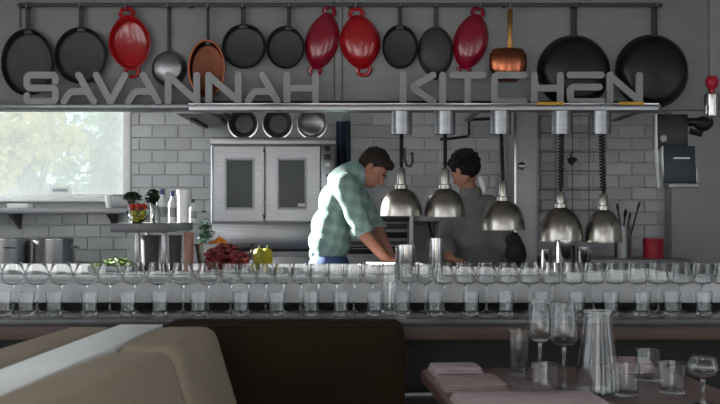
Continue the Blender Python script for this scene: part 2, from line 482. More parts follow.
b = MB(); b.bb((-2.5, 3.57, 0.93), (2.6, 3.96, 1.0)); b.build('ledge_board', M['ledge'], ld, bevel=0.003)
b = MB(); b.bb((-2.5, 3.64, cz + 0.0003), (2.6, 3.70, 0.9297)); b.build('riser', M['void'], ld)  # coloured near black for the shade under the raised ledge
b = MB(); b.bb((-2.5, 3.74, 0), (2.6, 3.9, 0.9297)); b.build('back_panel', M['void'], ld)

# glass shapes ------------------------------------------------------
def bowl_prof(rim, mid, zb, zm, zt, th=0.0011):
    """closed profile of a thin bowl: outside up, inside down"""
    o = [(0.004, zb), (mid * 0.55, zb + (zm - zb) * 0.12), (mid * 0.86, zb + (zm - zb) * 0.45), (mid, zm), (mid * 0.97, zm + (zt - zm) * 0.3), ((mid * 0.45 + rim * 0.55), zm + (zt - zm) * 0.62), (rim, zt)]
    i = [(r - th, z + (th if z < zm else 0)) for r, z in o]
    i[0] = (0.0, zb + 2.2 * th); i[-1] = (rim - th, zt)
    return [(0, zb)] + o + [(rim - th * 0.5, zt + th * 0.4)] + i[::-1]
def wine_glass(name, label, cat, loc, H_, rim, mid, zb, zm, foot, group):
    t = thing(name, label, cat, loc, group)
    o = wpos(t); T = Matrix.Translation(o)
    MB().lathe(bowl_prof(rim, mid, zb, zm, H_), 48, T).build('bowl', M['glass'], t)
    MB().lathe([(0, 0.0045), (0.006, 0.0045), (0.0042, 0.012), (0.0036, zb * 0.5), (0.0042, zb - 0.006), (0.006, zb - 0.0008), (0, zb - 0.0008)], 12, T).build('stem', M['glass'], t)
    MB().lathe([(0, 0), (foot - 0.001, 0), (foot, 0.0012), (foot * 0.6, 0.0024), (0.008, 0.0042), (0, 0.0042)], 28, T).build('foot', M['glass'], t)
    return t
WY = 3.485
def wx(px): return (px - CX) / F * WY
gl_left = [-9, 13, 37, 61.5, 86, 110, 134, 158.5, 183, 208]
gl_mid = [230.5, 248, 265.5, 283, 300.5, 318, 336, 354, 372, 390, 408, 425.5]
gl_right = [443.5, 465, 486.5, 508, 529.5, 551, 572.5, 594, 615.5, 637, 658.5, 680, 701.5, 723]
proto = None
lefts = ['below the stockpots at left', 'below the leafy tray', 'under the fruit bowl stand', 'in front of the red tub']
for i, px in enumerate(gl_left):
    lab = ('large tulip wine glass, %s from the left end of the bar counter' % ORD[i])
    if proto is None: proto = wine_glass('wine_glass', lab, 'glass', (wx(px), WY, cz), 0.172, 0.0305, 0.0405, 0.094, 0.118, 0.031, 'large tulip wine glasses on the bar counter')
    else: dup(proto, (wx(px) + random.uniform(-0.001, 0.001), WY + random.uniform(-0.004, 0.004), cz), lab)
proto = None
for i, px in enumerate(gl_mid):
    lab = ('small wine glass in front of the cooks, %s from the left of the small ones' % ORD[i])
    if proto is None: proto = wine_glass('wine_glass', lab, 'glass', (wx(px), WY, cz), 0.168, 0.0262, 0.0292, 0.098, 0.114, 0.027, 'small wine glasses at the middle of the bar counter')
    else: dup(proto, (wx(px) + random.uniform(-0.001, 0.001), WY + random.uniform(-0.004, 0.004), cz), lab)
proto = None
for i, px in enumerate(gl_right):
    lab = ('tapered wine glass of the right hand run on the bar counter, %s from its left' % ORD[i])
    if proto is None: proto = wine_glass('wine_glass', lab, 'glass', (wx(px), WY, cz), 0.172, 0.0285, 0.0368, 0.096, 0.108, 0.030, 'tapered wine glasses at the right of the bar counter')
    else: dup(proto, (wx(px) + random.uniform(-0.001, 0.001), WY + random.uniform(-0.004, 0.004), cz), lab)

def tumbler_mesh(rb, rt, h, th=0.0018, base=0.012):
    o = [(0, 0), (rb - 0.002, 0), (rb, 0.002), (rt, h), (rt - th * 0.5, h + 0.0006), (rt - th, h), (rb - th + 0.001, base + 0.003), (rb - 0.006, base), (0, base)]
    return MB().lathe(o, 48).mesh('tumbler')
tm = tumbler_mesh(0.0235, 0.029, 0.078)
tx = [3, 26, 54, 90, 128, 159.5, 198.5, 241, 277, 311, 341, 375, 402, 435, 471, 506, 542, 577, 611, 642, 672, 704]
TY = 3.375
for i, px in enumerate(tx):
    o = link('water_tumbler', tm, M['glass'])
    o.location = ((px - CX) / F * TY, TY + random.uniform(-0.004, 0.004), cz)
    half = i if i < 11 else len(tx) - 1 - i
    tag(o, 'short water tumbler in the front row of the bar counter, %s from the %s' % (ORD[half], 'left end' if i < 11 else 'right end'), 'glass', 'water tumblers along the bar counter edge')

# tall plain glass among the stemware (its straight sides cross the ledge)
o = link('tall_tumbler', tumbler_mesh(0.025, 0.028, 0.135), M['glass']); o.location = (wx(389), 3.425, cz)
tag(o, 'tall straight tumbler standing before the steel cups', 'glass')

# steel cups on the ledge
def steel_cup(px0, px1, ytop, Y, z, label, group='steel canisters'):
    x = ((px0 + px1) / 2 - CX) / F * Y; r = (px1 - px0) / 2 / F * Y; h = at(0, ytop, Y).z - z
    t = thing('steel_canister', label, 'canister', (x, Y, z), group)
    T = Matrix.Translation((x, Y, z))
    MB().lathe([(0, 0), (r * 0.9, 0), (r * 0.93, 0.004), (r * 0.97, h * 0.97), (r * 0.97 - 0.002, h * 0.97), (r * 0.9 - 0.001, 0.006), (0, 0.006)], 28, T).build('body', M['chrome'], t)
    MB().lathe([(r * 0.97 - 0.003, h * 0.965), (r, h * 0.965), (r, h), (r - 0.004, h), (r * 0.97 - 0.003, h * 0.965)], 28, T).build('rim', M['chrome'], t)
steel_cup(395, 416, 245, 3.76, 1.0, 'steel canister beside the hand of the plaid shirted cook')
steel_cup(429, 443, 238, 3.76, 1.0, 'narrow steel canister at left of the grey jacketed cook')

# folded white cloths on the ledge at right
for i, (px0, px1, yt) in enumerate(((566, 586, 273), (587, 606, 272), (608, 627, 270), (630, 652, 269), (654, 668, 271))):
    Y = 3.8
    a, c_ = at(px0, yt, Y), at(px1, 280, Y)
    t = thing('folded_napkin', 'folded white napkin on the ledge, %s of five from the left' % ORD[i], 'napkin', ((a.x + c_.x) / 2, Y, 1.0), 'white napkins on the ledge')
    zt = a.z
    n = 4
    for k in range(n):
        h = (zt - 1.0) / n
        b = MB(); b.bb((a.x + 0.0015 * (k % 2), Y - 0.05 + 0.004 * k, 1.0 + h * k + 0.0003), (c_.x - 0.001 * k, Y + 0.06, 1.0 + h * (k + 1))); b.build('fold', M['paper'], t, bevel=h * 0.4)

# ------------------------------------------------------------------ kitchen pass counter and back counters
PZ = 0.95
pc = thing('pass_counter', 'steel kitchen pass counter behind the bar ledge', 'counter', (0, 5.4, 0))
b = MB(); b.bb((-2.6, 4.9, PZ - 0.035), (2.2, 5.92, PZ)); b.build('worktop', M['overshelf'], pc, bevel=0.004)
b = MB(); b.bb((-2.6, 4.96, 0.1), (2.2, 5.0, PZ - 0.0355)); b.build('front_panel', M['steel_soft'], pc)
b = MB(); b.bb((-2.6, 5.0, 0.2), (2.2, 5.85, 0.23)); b.build('under_shelf', M['steel_soft'], pc)
for x in (-2.55, -0.2, 2.15):
    for y in (5.03, 5.86):
        b = MB(); b.tube([(x, y, 0), (x, y, PZ - 0.0355)], 0.02, 10); b.build('leg', M['steel'], pc)

def back_counter(x0, x1, y0, z, label):
    t = thing('back_counter', label, 'counter', ((x0 + x1) / 2, (y0 + BACK) / 2, 0))
    b = MB(); b.bb((x0, y0, z - 0.04), (x1, BACK - 0.02, z)); b.build('worktop', M['steel_soft'], t, bevel=0.004)
    b = MB(); b.bb((x0 + 0.01, y0 + 0.04, 0.12), (x1 - 0.01, BACK - 0.05, z - 0.0405)); b.build('body', M['steel_soft'], t)
    n = max(1, round((x1 - x0) / 0.6))
    for k in range(n):
        u0 = x0 + 0.02 + k * (x1 - x0 - 0.04) / n; u1 = u0 + (x1 - x0 - 0.04) / n - 0.01
        b = MB(); b.bb((u0, y0 + 0.02, 0.16), (u1, y0 + 0.0395, z - 0.06)); d = b.build('door', M['steel_soft'], t, bevel=0.003)
        b = MB(); b.tube([(u1 - 0.05, y0 - 0.01, z - 0.35), (u1 - 0.05, y0 - 0.01, z - 0.15)], 0.007, 8); b.build('handle', M['chrome'], d)
    b = MB(); b.bb((x0 + 0.03, y0 + 0.1, 0), (x1 - 0.03, BACK - 0.08, 0.119)); b.build('plinth', M['void'], t)
back_counter(-3.5, -1.12, 7.0, 0.86, 'steel back counter under the window carrying the stockpots')
back_counter(1.335, at(671, 0, 7.8).x, 7.3, at(0, 259.5, 7.3).z, 'steel back counter at right carrying the red canister')

# steel sill shelf below the window with brackets
sz = at(0, 208, 7.75).z
ss = thing('wall_shelf', 'narrow steel shelf running under the kitchen window', 'shelf', (-2.5, 7.9, sz))
b = MB(); b.bb((-3.5, 7.72, sz - 0.045), (at(166, 0, 7.85).x, 7.985, sz)); b.build('shelf_board', M['steel_soft'], ss, bevel=0.004)
for px in (12, 110):
    x = at(px, 0, 7.8).x
    b = MB(); b.prism([(0, 0), (0.0, -0.1), (0.0, -0.1), (0.0, 0)], 0, 0.01) if False else None
    b = MB(); b.add([(x - 0.02, 7.76, sz - 0.046), (x + 0.02, 7.76, sz - 0.046), (x + 0.02, 7.985, sz - 0.046), (x - 0.02, 7.985, sz - 0.046), (x - 0.008, 7.985, sz - 0.17), (x + 0.008, 7.985, sz - 0.17)],
                    [[0, 1, 2, 3], [0, 4, 5, 1], [0, 3, 4], [1, 5, 2], [2, 5, 4, 3]]); b.build('bracket', M['tub_dark'], ss)
def lbox(name, label, cat, px0, py0, px1, py1, Y, dep, m, z=None, bevel=0.004, lid=None):
    a, c_ = at(px0, py0, Y), at(px1, py1, Y)
    zb = c_.z if z is None else z
    t = thing(name, label, cat, ((a.x + c_.x) / 2, Y + dep / 2, zb))
    b = MB(); b.bb((a.x, Y, zb), (c_.x, Y + dep, a.z)); b.build('body', m, t, bevel=bevel)
    if lid:
        b = MB(); b.bb((a.x - 0.004, Y - 0.004, a.z + 0.0003), (c_.x + 0.004, Y + dep + 0.004, a.z + 0.012)); b.build('lid', lid, t, bevel=0.003)
    return t
lbox('paper_stack', 'white paper stack at the left of the window shelf', 'paper', 7, 203.5, 28, 207, 7.76, 0.12, M['paper'], z=sz, bevel=0.002)
lbox('steel_tin', 'grey steel box on the window shelf by the window corner', 'box', 112, 196, 129, 207, 7.78, 0.1, M['steel_soft'], z=sz, lid=M['steel'])
x = at(108, 0, 7.8).x
cp = thing('white_cup', 'white paper cup on the window shelf beside the grey box', 'cup', (x, 7.84, sz))
MB().lathe([(0, 0), (0.024, 0), (0.034, 0.1), (0.032, 0.1), (0.022, 0.004), (0, 0.004)], 20, Matrix.Translation((x, 7.84, sz))).build('body', M['white'], cp)
MB().lathe([(0.032, 0.096), (0.036, 0.098), (0.036, 0.102), (0.032, 0.102), (0.032, 0.096)], 20, Matrix.Translation((x, 7.84, sz))).build('rim', M['white'], cp)

# stockpots
def stockpot(px0, px1, ytop, Y, z, label, sides):
    x = ((px0 + px1) / 2 - CX) / F * Y; r = (px1 - px0) / 2 / F * Y; h = at(0, ytop, Y).z - z
    t = thing('stockpot', label, 'pot', (x, Y, z), 'stockpots under the window')
    T = Matrix.Translation((x, Y, z))
    MB().lathe([(0, 0), (r - 0.01, 0), (r, 0.01), (r, h), (r - 0.004, h), (r - 0.004, 0.012), (0, 0.012)], 36, T).build('body', M['steel'], t)
    MB().lathe([(r - 0.004, h - 0.006), (r + 0.006, h - 0.004), (r + 0.006, h + 0.002), (r - 0.004, h + 0.003), (r - 0.004, h - 0.006)], 36, T).build('rim', M['chrome'], t)
    for a in sides:
        ca, sa = math.cos(a), math.sin(a)
        b = MB(); b.tube([(x + ca * p - sa * q_, Y + sa * p + ca * q_, z + h * 0.72) for p, q_ in ((r - 0.003, -0.045), (r + 0.035, -0.035), (r + 0.035, 0.035), (r - 0.003, 0.045))], 0.006, 8); b.build('handle', M['chrome'], t)
stockpot(-18, 30, 239, 7.25, 0.86, 'steel stockpot on the back counter at the left edge', (PI / 2 + 0.5, 1.5 * PI + 0.5))
stockpot(34, 73, 239, 7.25, 0.86, 'steel stockpot on the back counter with a side handle, right of its twin', (0.0, PI * 0.62))

# ------------------------------------------------------------------ wall shelf left of the oven
zs = 1.946
sh = thing('wall_shelf', 'short steel wall shelf high up left of the oven', 'shelf', (-1.12, 7.5, zs))
b = MB(); b.bb((at(176, 0, 7.03).x, 7.03, zs), (at(224, 0, 7.03).x, 7.985, zs + 0.035)); b.build('shelf_board', M['steel_soft'], sh, bevel=0.003)
b = MB(); b.bb((at(176, 0, 7.03).x + 0.05, 7.3, zs - 0.02), (at(176, 0, 7.03).x + 0.08, 7.985, zs - 0.0003)); b.build('bracket', M['tub_dark'], sh)
b = MB(); b.bb((at(224, 0, 7.03).x - 0.08, 7.3, zs - 0.02), (at(224, 0, 7.03).x - 0.05, 7.985, zs - 0.0003)); b.build('bracket', M['tub_dark'], sh)

# ------------------------------------------------------------------ convection oven
OY = 7.3
def ox(px): return (px - CX) / F * OY
def oz(py): return EYE - (py - HOR) / F * OY
ov = thing('convection_oven', 'double stacked steel convection oven with two glazed doors', 'oven', ((OV[0] + OV[1]) / 2, 7.6, 0))
b = MB(); b.bb((ox(212), OY, oz(250)), (ox(335), 7.96, oz(137))); b.build('upper_body', M['steel_soft'], ov, bevel=0.006)
b = MB(); b.bb((ox(212), OY, 0.15), (ox(335), 7.96, oz(250) - 0.006)); b.build('lower_body', M['steel_soft'], ov, bevel=0.006)
b = MB(); b.bb((ox(211), OY - 0.03, oz(145)), (ox(336), OY - 0.0005, oz(137.5))); b.build('top_trim', M['steel'], ov, bevel=0.004)
b = MB(); b.bb((ox(211), OY - 0.012, oz(222.5)), (ox(212.2), OY - 0.0005, oz(145.5))); b.build('edge_trim', M['chrome'], ov)
def oven_door(a, c, y0, y1, w0, w1, v0, v1, hinge):
    b = MB()
    X0, X1, Z1, Z0 = ox(a), ox(c), oz(y0), oz(y1); A0, A1, B1, B0 = ox(w0), ox(w1), oz(v0), oz(v1)
    for q in (((X0, Z0), (A0, Z1)), ((A1, Z0), (X1, Z1)), ((A0, Z0), (A1, B0)), ((A0, B1), (A1, Z1))):
        b.bb((q[0][0], OY - 0.035, q[0][1]), (q[1][0], OY - 0.001, q[1][1]))
    d = b.build('door', M['steel'], ov)
    b = MB()
    t = 0.012
    for q in (((A0 - t, B0 - t), (A0 + t * .3, B1 + t)), ((A1 - t * .3, B0 - t), (A1 + t, B1 + t)), ((A0, B0 - t), (A1, B0 + t * .3)), ((A0, B1 - t * .3), (A1, B1 + t))):
        b.bb((q[0][0], OY - 0.04, q[0][1]), (q[1][0], OY - 0.034, q[1][1]))
    b.build('window_gasket', M['steel_soft'], d)
    MB().bb((A0, OY - 0.026, B0), (A1, OY - 0.02, B1)).build('window_glass', M['oven_glass'], d)
    return d
oven_door(214.5, 264, 147, 221, 227, 253.5, 160, 208, 0)
d2 = oven_door(266, 320, 147, 221, 279, 305.5, 160, 208, 1)
b = MB(); x = ox(264.5); b.tube([(x, OY - 0.036, oz(151)), (x, OY - 0.07, oz(153)), (x, OY - 0.07, oz(215)), (x, OY - 0.036, oz(217))], 0.008, 8); b.build('door_handle', M['chrome'], d2)
b = MB(); b.bb((ox(298), OY - 0.0285, oz(206.5)), (ox(305), OY - 0.0262, oz(203.5))); b.build('door_sticker', M['paper'], d2)
cpn = MB().bb((ox(321.5), OY - 0.03, oz(222)), (ox(334.5), OY - 0.001, oz(147))).build('control_panel', M['steel'], ov, bevel=0.003)
for (py, r) in ((149, 0.024), (176, 0.012), (190, 0.012)):
    Mx = Matrix.Translation((ox(327.5), OY - 0.03, oz(py))) @ Matrix.Rotation(PI / 2, 4, 'X')
    MB().lathe([(0, 0), (r, 0), (r * 0.9, 0.02), (r * 0.5, 0.024), (0, 0.024)], 16, Mx).build('knob', M['black'], cpn)
b = MB(); b.bb((ox(324), OY - 0.038, oz(160)), (ox(331), OY - 0.0303, oz(154.5))); b.build('switch', M['black'], cpn, bevel=0.002)
b = MB(); b.bb((ox(325), OY - 0.036, oz(167)), (ox(330), OY - 0.0303, oz(163))); b.build('switch', M['white'], cpn, bevel=0.002)
# lower unit front
b = MB(); b.bb((ox(213), OY - 0.02, oz(249)), (ox(335), OY - 0.001, oz(224))); b.build('middle_panel', M['steel'], ov, bevel=0.003)
b = MB(); b.bb((ox(214.5), OY - 0.035, 0.3), (ox(264), OY - 0.001, oz(256))); b.build('lower_door', M['steel'], ov, bevel=0.003)
b = MB(); b.bb((ox(266), OY - 0.035, 0.3), (ox(320), OY - 0.001, oz(256))); b.build('lower_door', M['steel'], ov, bevel=0.003)
for x in (OV[0] + 0.06, OV[1] - 0.06):
    for y in (7.36, 7.9):
        MB().tube([(x, y, 0), (x, y, 0.1495)], 0.022, 10).build('leg', M['steel'], ov)

# pans standing on edge on top of the oven
def round_pan(px, rpx, Y, label, tilt, m, deep):
    r = rpx / F * Y; zt = oz(137) + 0.0005
    t = thing('steel_bowl', label, 'bowl', ((px - CX) / F * Y, Y, zt), 'round steel pans on the oven')
    Mx = Matrix.Translation(((px - CX) / F * Y, Y, zt + r * 0.985)) @ Matrix.Rotation(PI / 2 + tilt, 4, 'X')
    MB().lathe([(0, -deep), (r * 0.6, -deep), (r * 0.85, -deep * 0.6), (r * 0.96, 0), (r * 0.93, 0), (r * 0.82, -deep * 0.55), (r * 0.58, -deep + 0.004), (0, -deep + 0.004)], 36, Mx).build('body', m, t)
    MB().lathe([(r * 0.92, 0.0), (r, 0.0), (r, 0.006), (r * 0.92, 0.006), (r * 0.92, 0.0)], 36, Mx).build('rim', M['chrome'], t)
    return t, r
round_pan(243, 15.5, 7.5, 'round steel pan on edge at the left on the oven top', 0.05, M['overshelf'], 0.09)
round_pan(277.5, 15.5, 7.5, 'round steel pan on edge in the middle of the oven top', 0.05, M['overshelf'], 0.09)
round_pan(312, 15.5, 7.5, 'shiny pan on edge at the right on the oven top', 0.05, M['steel'], 0.05)

# ------------------------------------------------------------------ things right of the oven on the back wall
nv = thing('hanging_cloth', 'dark navy cloth hanging beside the oven at its upper right', 'cloth', (at(342, 0, 7.9).x, 7.92, at(0, 168, 7.9).z))
b = MB()
N_ = 12
vs = []; 
for j in range(9):
    for i in range(N_ + 1):
        u = i / N_; v = j / 8
        x = at(336, 0, 7.9).x + u * (at(350, 0, 7.9).x - at(336, 0, 7.9).x)
        vs.append((x, 7.93 + 0.02 * math.sin(u * 14) * (0.3 + v), at(0, 121, 7.9).z * (1 - v) + at(0, 168, 7.9).z * v))
W_ = N_ + 1
fs = [[j * W_ + i, j * W_ + i + 1, (j + 1) * W_ + i + 1, (j + 1) * W_ + i] for j in range(8) for i in range(N_)]
b.add(vs, fs, True); o = b.build('cloth', M['navy'], nv)
md = o.modifiers.new('thick', 'SOLIDIFY'); md.thickness = 0.006
MB().tube([(at(343, 0, 7.9).x, 7.987, at(0, 120, 7.9).z), (at(343, 0, 7.9).x, 7.92, at(0, 120, 7.9).z), (at(343, 0, 7.9).x, 7.91, at(0, 118, 7.9).z)], 0.006, 8).build('hook', M['steel'], nv)

# range with dark horizontal bars behind the plaid cook
RY = 7.2
rx = lambda px: (px - CX) / F * RY
rz_ = lambda py: EYE - (py - HOR) / F * RY
rg = thing('kitchen_range', 'dark steel range with slotted front behind the plaid shirted cook', 'range', (rx(388), 7.6, 0))
b = MB(); b.bb((rx(345), RY, 0.1), (rx(409), 7.95, rz_(221))); b.build('body', M['steel_soft'], rg, bevel=0.004)
b = MB(); b.bb((rx(344), RY - 0.05, rz_(220.5)), (rx(410), 7.95, rz_(214.5))); b.build('cooktop', M['iron'], rg, bevel=0.004)
for k, (y0, y1) in enumerate(((224, 229), (232, 238), (241, 245), (249, 254))):
    b = MB(); b.bb((rx(347), RY - 0.012, rz_(y1)), (rx(407), RY - 0.0005, rz_(y0))); b.build('vent_bar', M['void'] if k % 2 else M['tub_dark'], rg, bevel=0.002)
b = MB(); b.tube([(rx(348), RY - 0.035, rz_(247)), (rx(406), RY - 0.035, rz_(247))], 0.007, 8); b.build('oven_handle', M['chrome'], rg)
for px in (349, 406):
    for y in (7.25, 7.9): MB().tube([(rx(px), y, 0), (rx(px), y, 0.0995)], 0.02, 8).build('leg', M['steel'], rg)
# pale upright post and small wall table right of it
ps = thing('steel_post', 'pale upright steel post between the range and the grey jacketed cook', 'post', (at(411.5, 0, 7.1).x, 7.1, 0))
b = MB(); b.box((at(411.5, 0, 7.1).x, 7.1, at(0, 214, 7.1).z / 2), (0.026, 0.026, at(0, 214, 7.1).z - 0.002)); b.build('upright', M['white'], ps, bevel=0.003)
b = MB(); b.box((at(411.5, 0, 7.1).x, 7.1, 0.005), (0.09, 0.09, 0.01)); b.build('foot_plate', M['steel'], ps)
wt = thing('steel_side_table', 'steel side table with angled under-brackets left of the grey jacketed cook', 'table', (at(440, 0, 7.4).x, 7.6, 0))
b = MB(); b.bb((at(413.5, 0, 7.3).x, 7.3, at(0, 222, 7.3).z), (at(500, 0, 7.3).x, 7.97, at(0, 216, 7.3).z)); b.build('tabletop', M['steel_soft'], wt, bevel=0.003)
for px in (437, 494):
    x = at(px, 0, 7.35).x
    MB().tube([(x - 0.06, 7.36, at(0, 222.5, 7.35).z), (x, 7.5, at(0, 250, 7.35).z)], 0.009, 8).build('bracket', M['tub_dark'], wt)
    MB().tube([(x, 7.5, 0), (x, 7.5, at(0, 222.6, 7.3).z)], 0.014, 8).build('leg', M['steel'], wt)

# black pipe on the wall above the second cook
bp = thing('black_wall_pipe', 'black bent pipe on the tiled wall above the grey jacketed cook', 'pipe', (at(456, 0, 7.9).x, 7.95, at(0, 138, 7.9).z))
P_ = lambda px, py: at(px, py, 7.93)
MB().tube([P_(440, 139.5), P_(455, 138), P_(467, 136.5), P_(469, 134), P_(469, 121), P_(474, 119.5), P_(492, 118.5)], 0.011, 8).build('pipe', M['black'], bp)
for q in ((446, 139), (483, 119)):
    a = P_(*q); MB().tube([a, (a.x, 7.987, a.z)], 0.013, 8).build('pipe_clip', M['black'], bp)

# tall steel cabinet edge
cy = 7.45
M['pale_steel'] = pm('pale_steel', (176,176,178), 0.4, metal=0.35, var=0.06, scale=5)
cb = thing('steel_cabinet', 'tall narrow steel cabinet with a round latch and bright left edge', 'cabinet', (at(526, 0, cy).x, 7.7, 0))
b = MB(); b.bb((at(516, 0, cy).x, cy, 0.0), (at(537, 0, cy).x, 7.97, 2.2)); b.build('body', M['pale_steel'], cb, bevel=0.004)
b = MB(); b.bb((at(514, 0, cy).x, cy - 0.015, 0.05), (at(516, 0, cy).x - 0.0005, cy + 0.03, 2.2)); b.build('edge_trim', M['chrome'], cb)
Mx = Matrix.Translation((at(521.5, 0, cy).x, cy, at(0, 166, cy).z)) @ Matrix.Rotation(PI / 2, 4, 'X')
l_ = MB().lathe([(0, 0.0005), (0.03, 0.0005), (0.03, 0.006), (0.018, 0.01), (0.018, 0.03), (0, 0.034)], 20, Mx).build('latch', M['chrome'], cb)
b = MB(); b.box((at(523.5, 0, cy).x, cy - 0.03, at(0, 166, cy).z), (0.06, 0.012, 0.016)); b.build('latch_lever', M['chrome'], l_, bevel=0.003)

# wire grid panel
gy = 7.9
gp = thing('wire_grid', 'black wire grid panel hung on the tiled wall behind the right lamps', 'grid', (at(571, 0, gy).x, gy, at(0, 236, gy).z))
for px in (540, 556, 572.5, 589, 605):
    MB().tube([at(px, 116, gy), at(px, 236, gy)], 0.0034, 6).build('wire', M['wire'], gp)
for py in (116, 133, 152, 171, 190, 210, 236):
    MB().tube([at(539, py, gy - 0.0085), at(606, py, gy - 0.0085)], 0.0034, 6).build('wire', M['wire'], gp)
for (px, py) in ((541, 118), (604, 118), (541, 234), (604, 234)):
    a = at(px, py, gy); MB().tube([(a.x, gy, a.z), (a.x, 7.987, a.z)], 0.005, 6).build('standoff', M['tub_dark'], gp)
hk = thing('black_clip', 'black spring clip hanging on the wire grid', 'clip', at(571, 166, gy - 0.02))
b = MB(); b.prism([(at(566.5, 0, gy).x, at(0, 158.5, gy).z), (at(573, 0, gy).x, at(0, 157, gy).z), (at(577, 0, gy).x, at(0, 160, gy).z), (at(573, 0, gy).x, at(0, 163, gy).z), (at(572, 0, gy).x, at(0, 166, gy).z), (at(568.5, 0, gy).x, at(0, 164, gy).z)], gy - 0.04, gy - 0.014); b.build('jaw', M['rubber'], hk, bevel=0.004)
MB().tube([at(571, 160, gy - 0.03), at(570.5, 155, gy - 0.028), at(572.5, 152, gy - 0.02)], 0.005, 6).build('wire_loop', M['rubber'], hk)

# right back counter: utensil pot, red canister
RBY, rbz = 7.55, at(0, 259.5, 7.3).z
def bx(px): return (px - CX) / F * RBY
x = bx(622.5); r = 8.0 / F * RBY; h = at(0, 226, RBY).z - rbz
up = thing('utensil_pot', 'steel pot holding black utensils beside the red canister', 'pot', (x, RBY, rbz))
MB().lathe([(0, 0), (r, 0), (r, h), (r - 0.003, h), (r - 0.003, 0.006), (0, 0.006)], 24, Matrix.Translation((x, RBY, rbz))).build('body', M['steel'], up)
for i, (tx_, ty_, kind) in enumerate(((618, 210, 0), (625, 216, 1), (629, 219, 0), (638, 208, 2), (614, 218, 1))):
    a = Vector((x + 0.02 * math.cos(i * 2.1), RBY + 0.02 * math.sin(i * 2.1), rbz + 0.02)); e = at(tx_, ty_, RBY + 0.03 * math.sin(i * 2))
    names = ('spoon', 'spatula', 'whisk')
    u = thing(names[kind], ('black %s sticking out of the steel utensil pot, %s' % (('spoon', 'spatula', 'tongs')[kind], ('tall and upright', 'short at its middle', 'at its right', 'leaning far right', 'leaning left')[i])), 'utensil', a, 'utensils in the steel pot')
    u.name = ('spoon', 'spatula', 'tongs')[kind]
    MB().tube([a, e], 0.006, 6).build('handle', M['black'], u)
    dr = (e - a).normalized()
    MB().ell(e + dr * 0.02, (0.02, 0.009, 0.032) if kind != 1 else (0.024, 0.005, 0.036), dr.to_track_quat('Z', 'Y').to_matrix(), 10, 6).build('head', M['black'], u)
x = bx(653.5); r = 10.3 / F * RBY; h = at(0, 238.5, RBY).z - rbz
rc = thing('red_canister', 'plain red lidded canister on the right back counter', 'canister', (x, RBY, rbz))
MB().lathe([(0, 0), (r * 0.97, 0), (r * 0.97, h * 0.85), (r * 0.94, h * 0.86), (0, h * 0.86)], 28, Matrix.Translation((x, RBY, rbz))).build('body', M['red_plastic'], rc)
MB().lathe([(0, h * 0.862), (r, h * 0.862), (r, h * 0.97), (r * 0.95, h), (0, h)], 28, Matrix.Translation((x, RBY, rbz))).build('lid', M['red_plastic'], rc)

# ------------------------------------------------------------------ pass counter: canisters under the lamps, food
steel_cup(555, 576, 240, 5.15, PZ, 'wide steel canister under the fourth heat lamp')
steel_cup(577, 591, 247, 5.1, PZ, 'small steel canister right of the wide one below the lamps')
steel_cup(541, 552, 249, 5.2, PZ, 'slim steel canister left of the wide one below the lamps')

# overshelf at left with things on and below it
SY0, SY1 = 5.02, 5.8
s_top, s_bot = at(0, 223.5, SY0).z, at(0, 232.5, SY0).z
sx0, sx1 = at(110, 0, SY0).x, at(167, 0, SY0).x
os_ = thing('counter_overshelf', 'grey steel overshelf stand on the pass counter carrying the fruit bowl', 'shelf', ((sx0 + sx1) / 2, (SY0 + SY1) / 2, PZ))
b = MB(); b.bb((sx0, SY0, s_bot), (sx1, SY1, s_top)); b.build('shelf_board', M['overshelf'], os_, bevel=0.003)
for (px, y) in ((137, SY0 + 0.02), (164, SY0 + 0.02)):
    x = at(px, 0, y).x
    b = MB(); b.box((x, y + 0.01, (PZ + s_bot) / 2), (0.022, 0.022, s_bot - PZ - 0.001)); b.build('leg', M['steel'], os_, bevel=0.002)
for x in (sx0 + 0.03, sx1 - 0.03):
    b = MB(); b.box((x, SY1 - 0.03, (PZ + s_bot) / 2), (0.022, 0.022, s_bot - PZ - 0.001)); b.build('leg', M['steel'], os_, bevel=0.002)
# glass fruit bowl
fy = SY0 + 0.09
fx = at(138, 0, fy).x; fr = 11.5 / F * fy
fb = thing('glass_fruit_bowl', 'round glass bowl of red and yellow green fruit on the overshelf', 'bowl', (fx, fy, s_top))
pr = []
for k in range(9):
    a = -PI / 2 + k * (PI / 2 + 0.45) / 8
    pr.append((fr * math.cos(a) if k else 0.0, fr + 0.002 + fr * math.sin(a)))
inn = [(max(0, q - 0.002) if q else 0.0, z + (0.002 if k < 6 else 0)) for k, (q, z) in enumerate(pr)]
MB().lathe(pr + inn[::-1], 28, Matrix.Translation((fx, fy, s_top))).build('bowl', M['tub'], fb)
MB().lathe([(0, 0), (fr * 0.5, 0), (fr * 0.45, 0.0035), (0, 0.0035)], 20, Matrix.Translation((fx, fy, s_top))).build('foot', M['glass'], fb)
def fruit(name, label, cat, p, r, m, group, stemm=None):
    t = thing(name, label, cat, (p[0], p[1], p[2] - r), group)
    MB().ell(p, (r, r, r * 0.92), None, 14, 9).build('flesh', m, t)
    MB().tube([(p[0], p[1], p[2] + r * 0.85), (p[0] + 0.002, p[1], p[2] + r * 1.15)], 0.0025, 5).build('stem', stemm or M['dark_leaf'], t)
pos = []
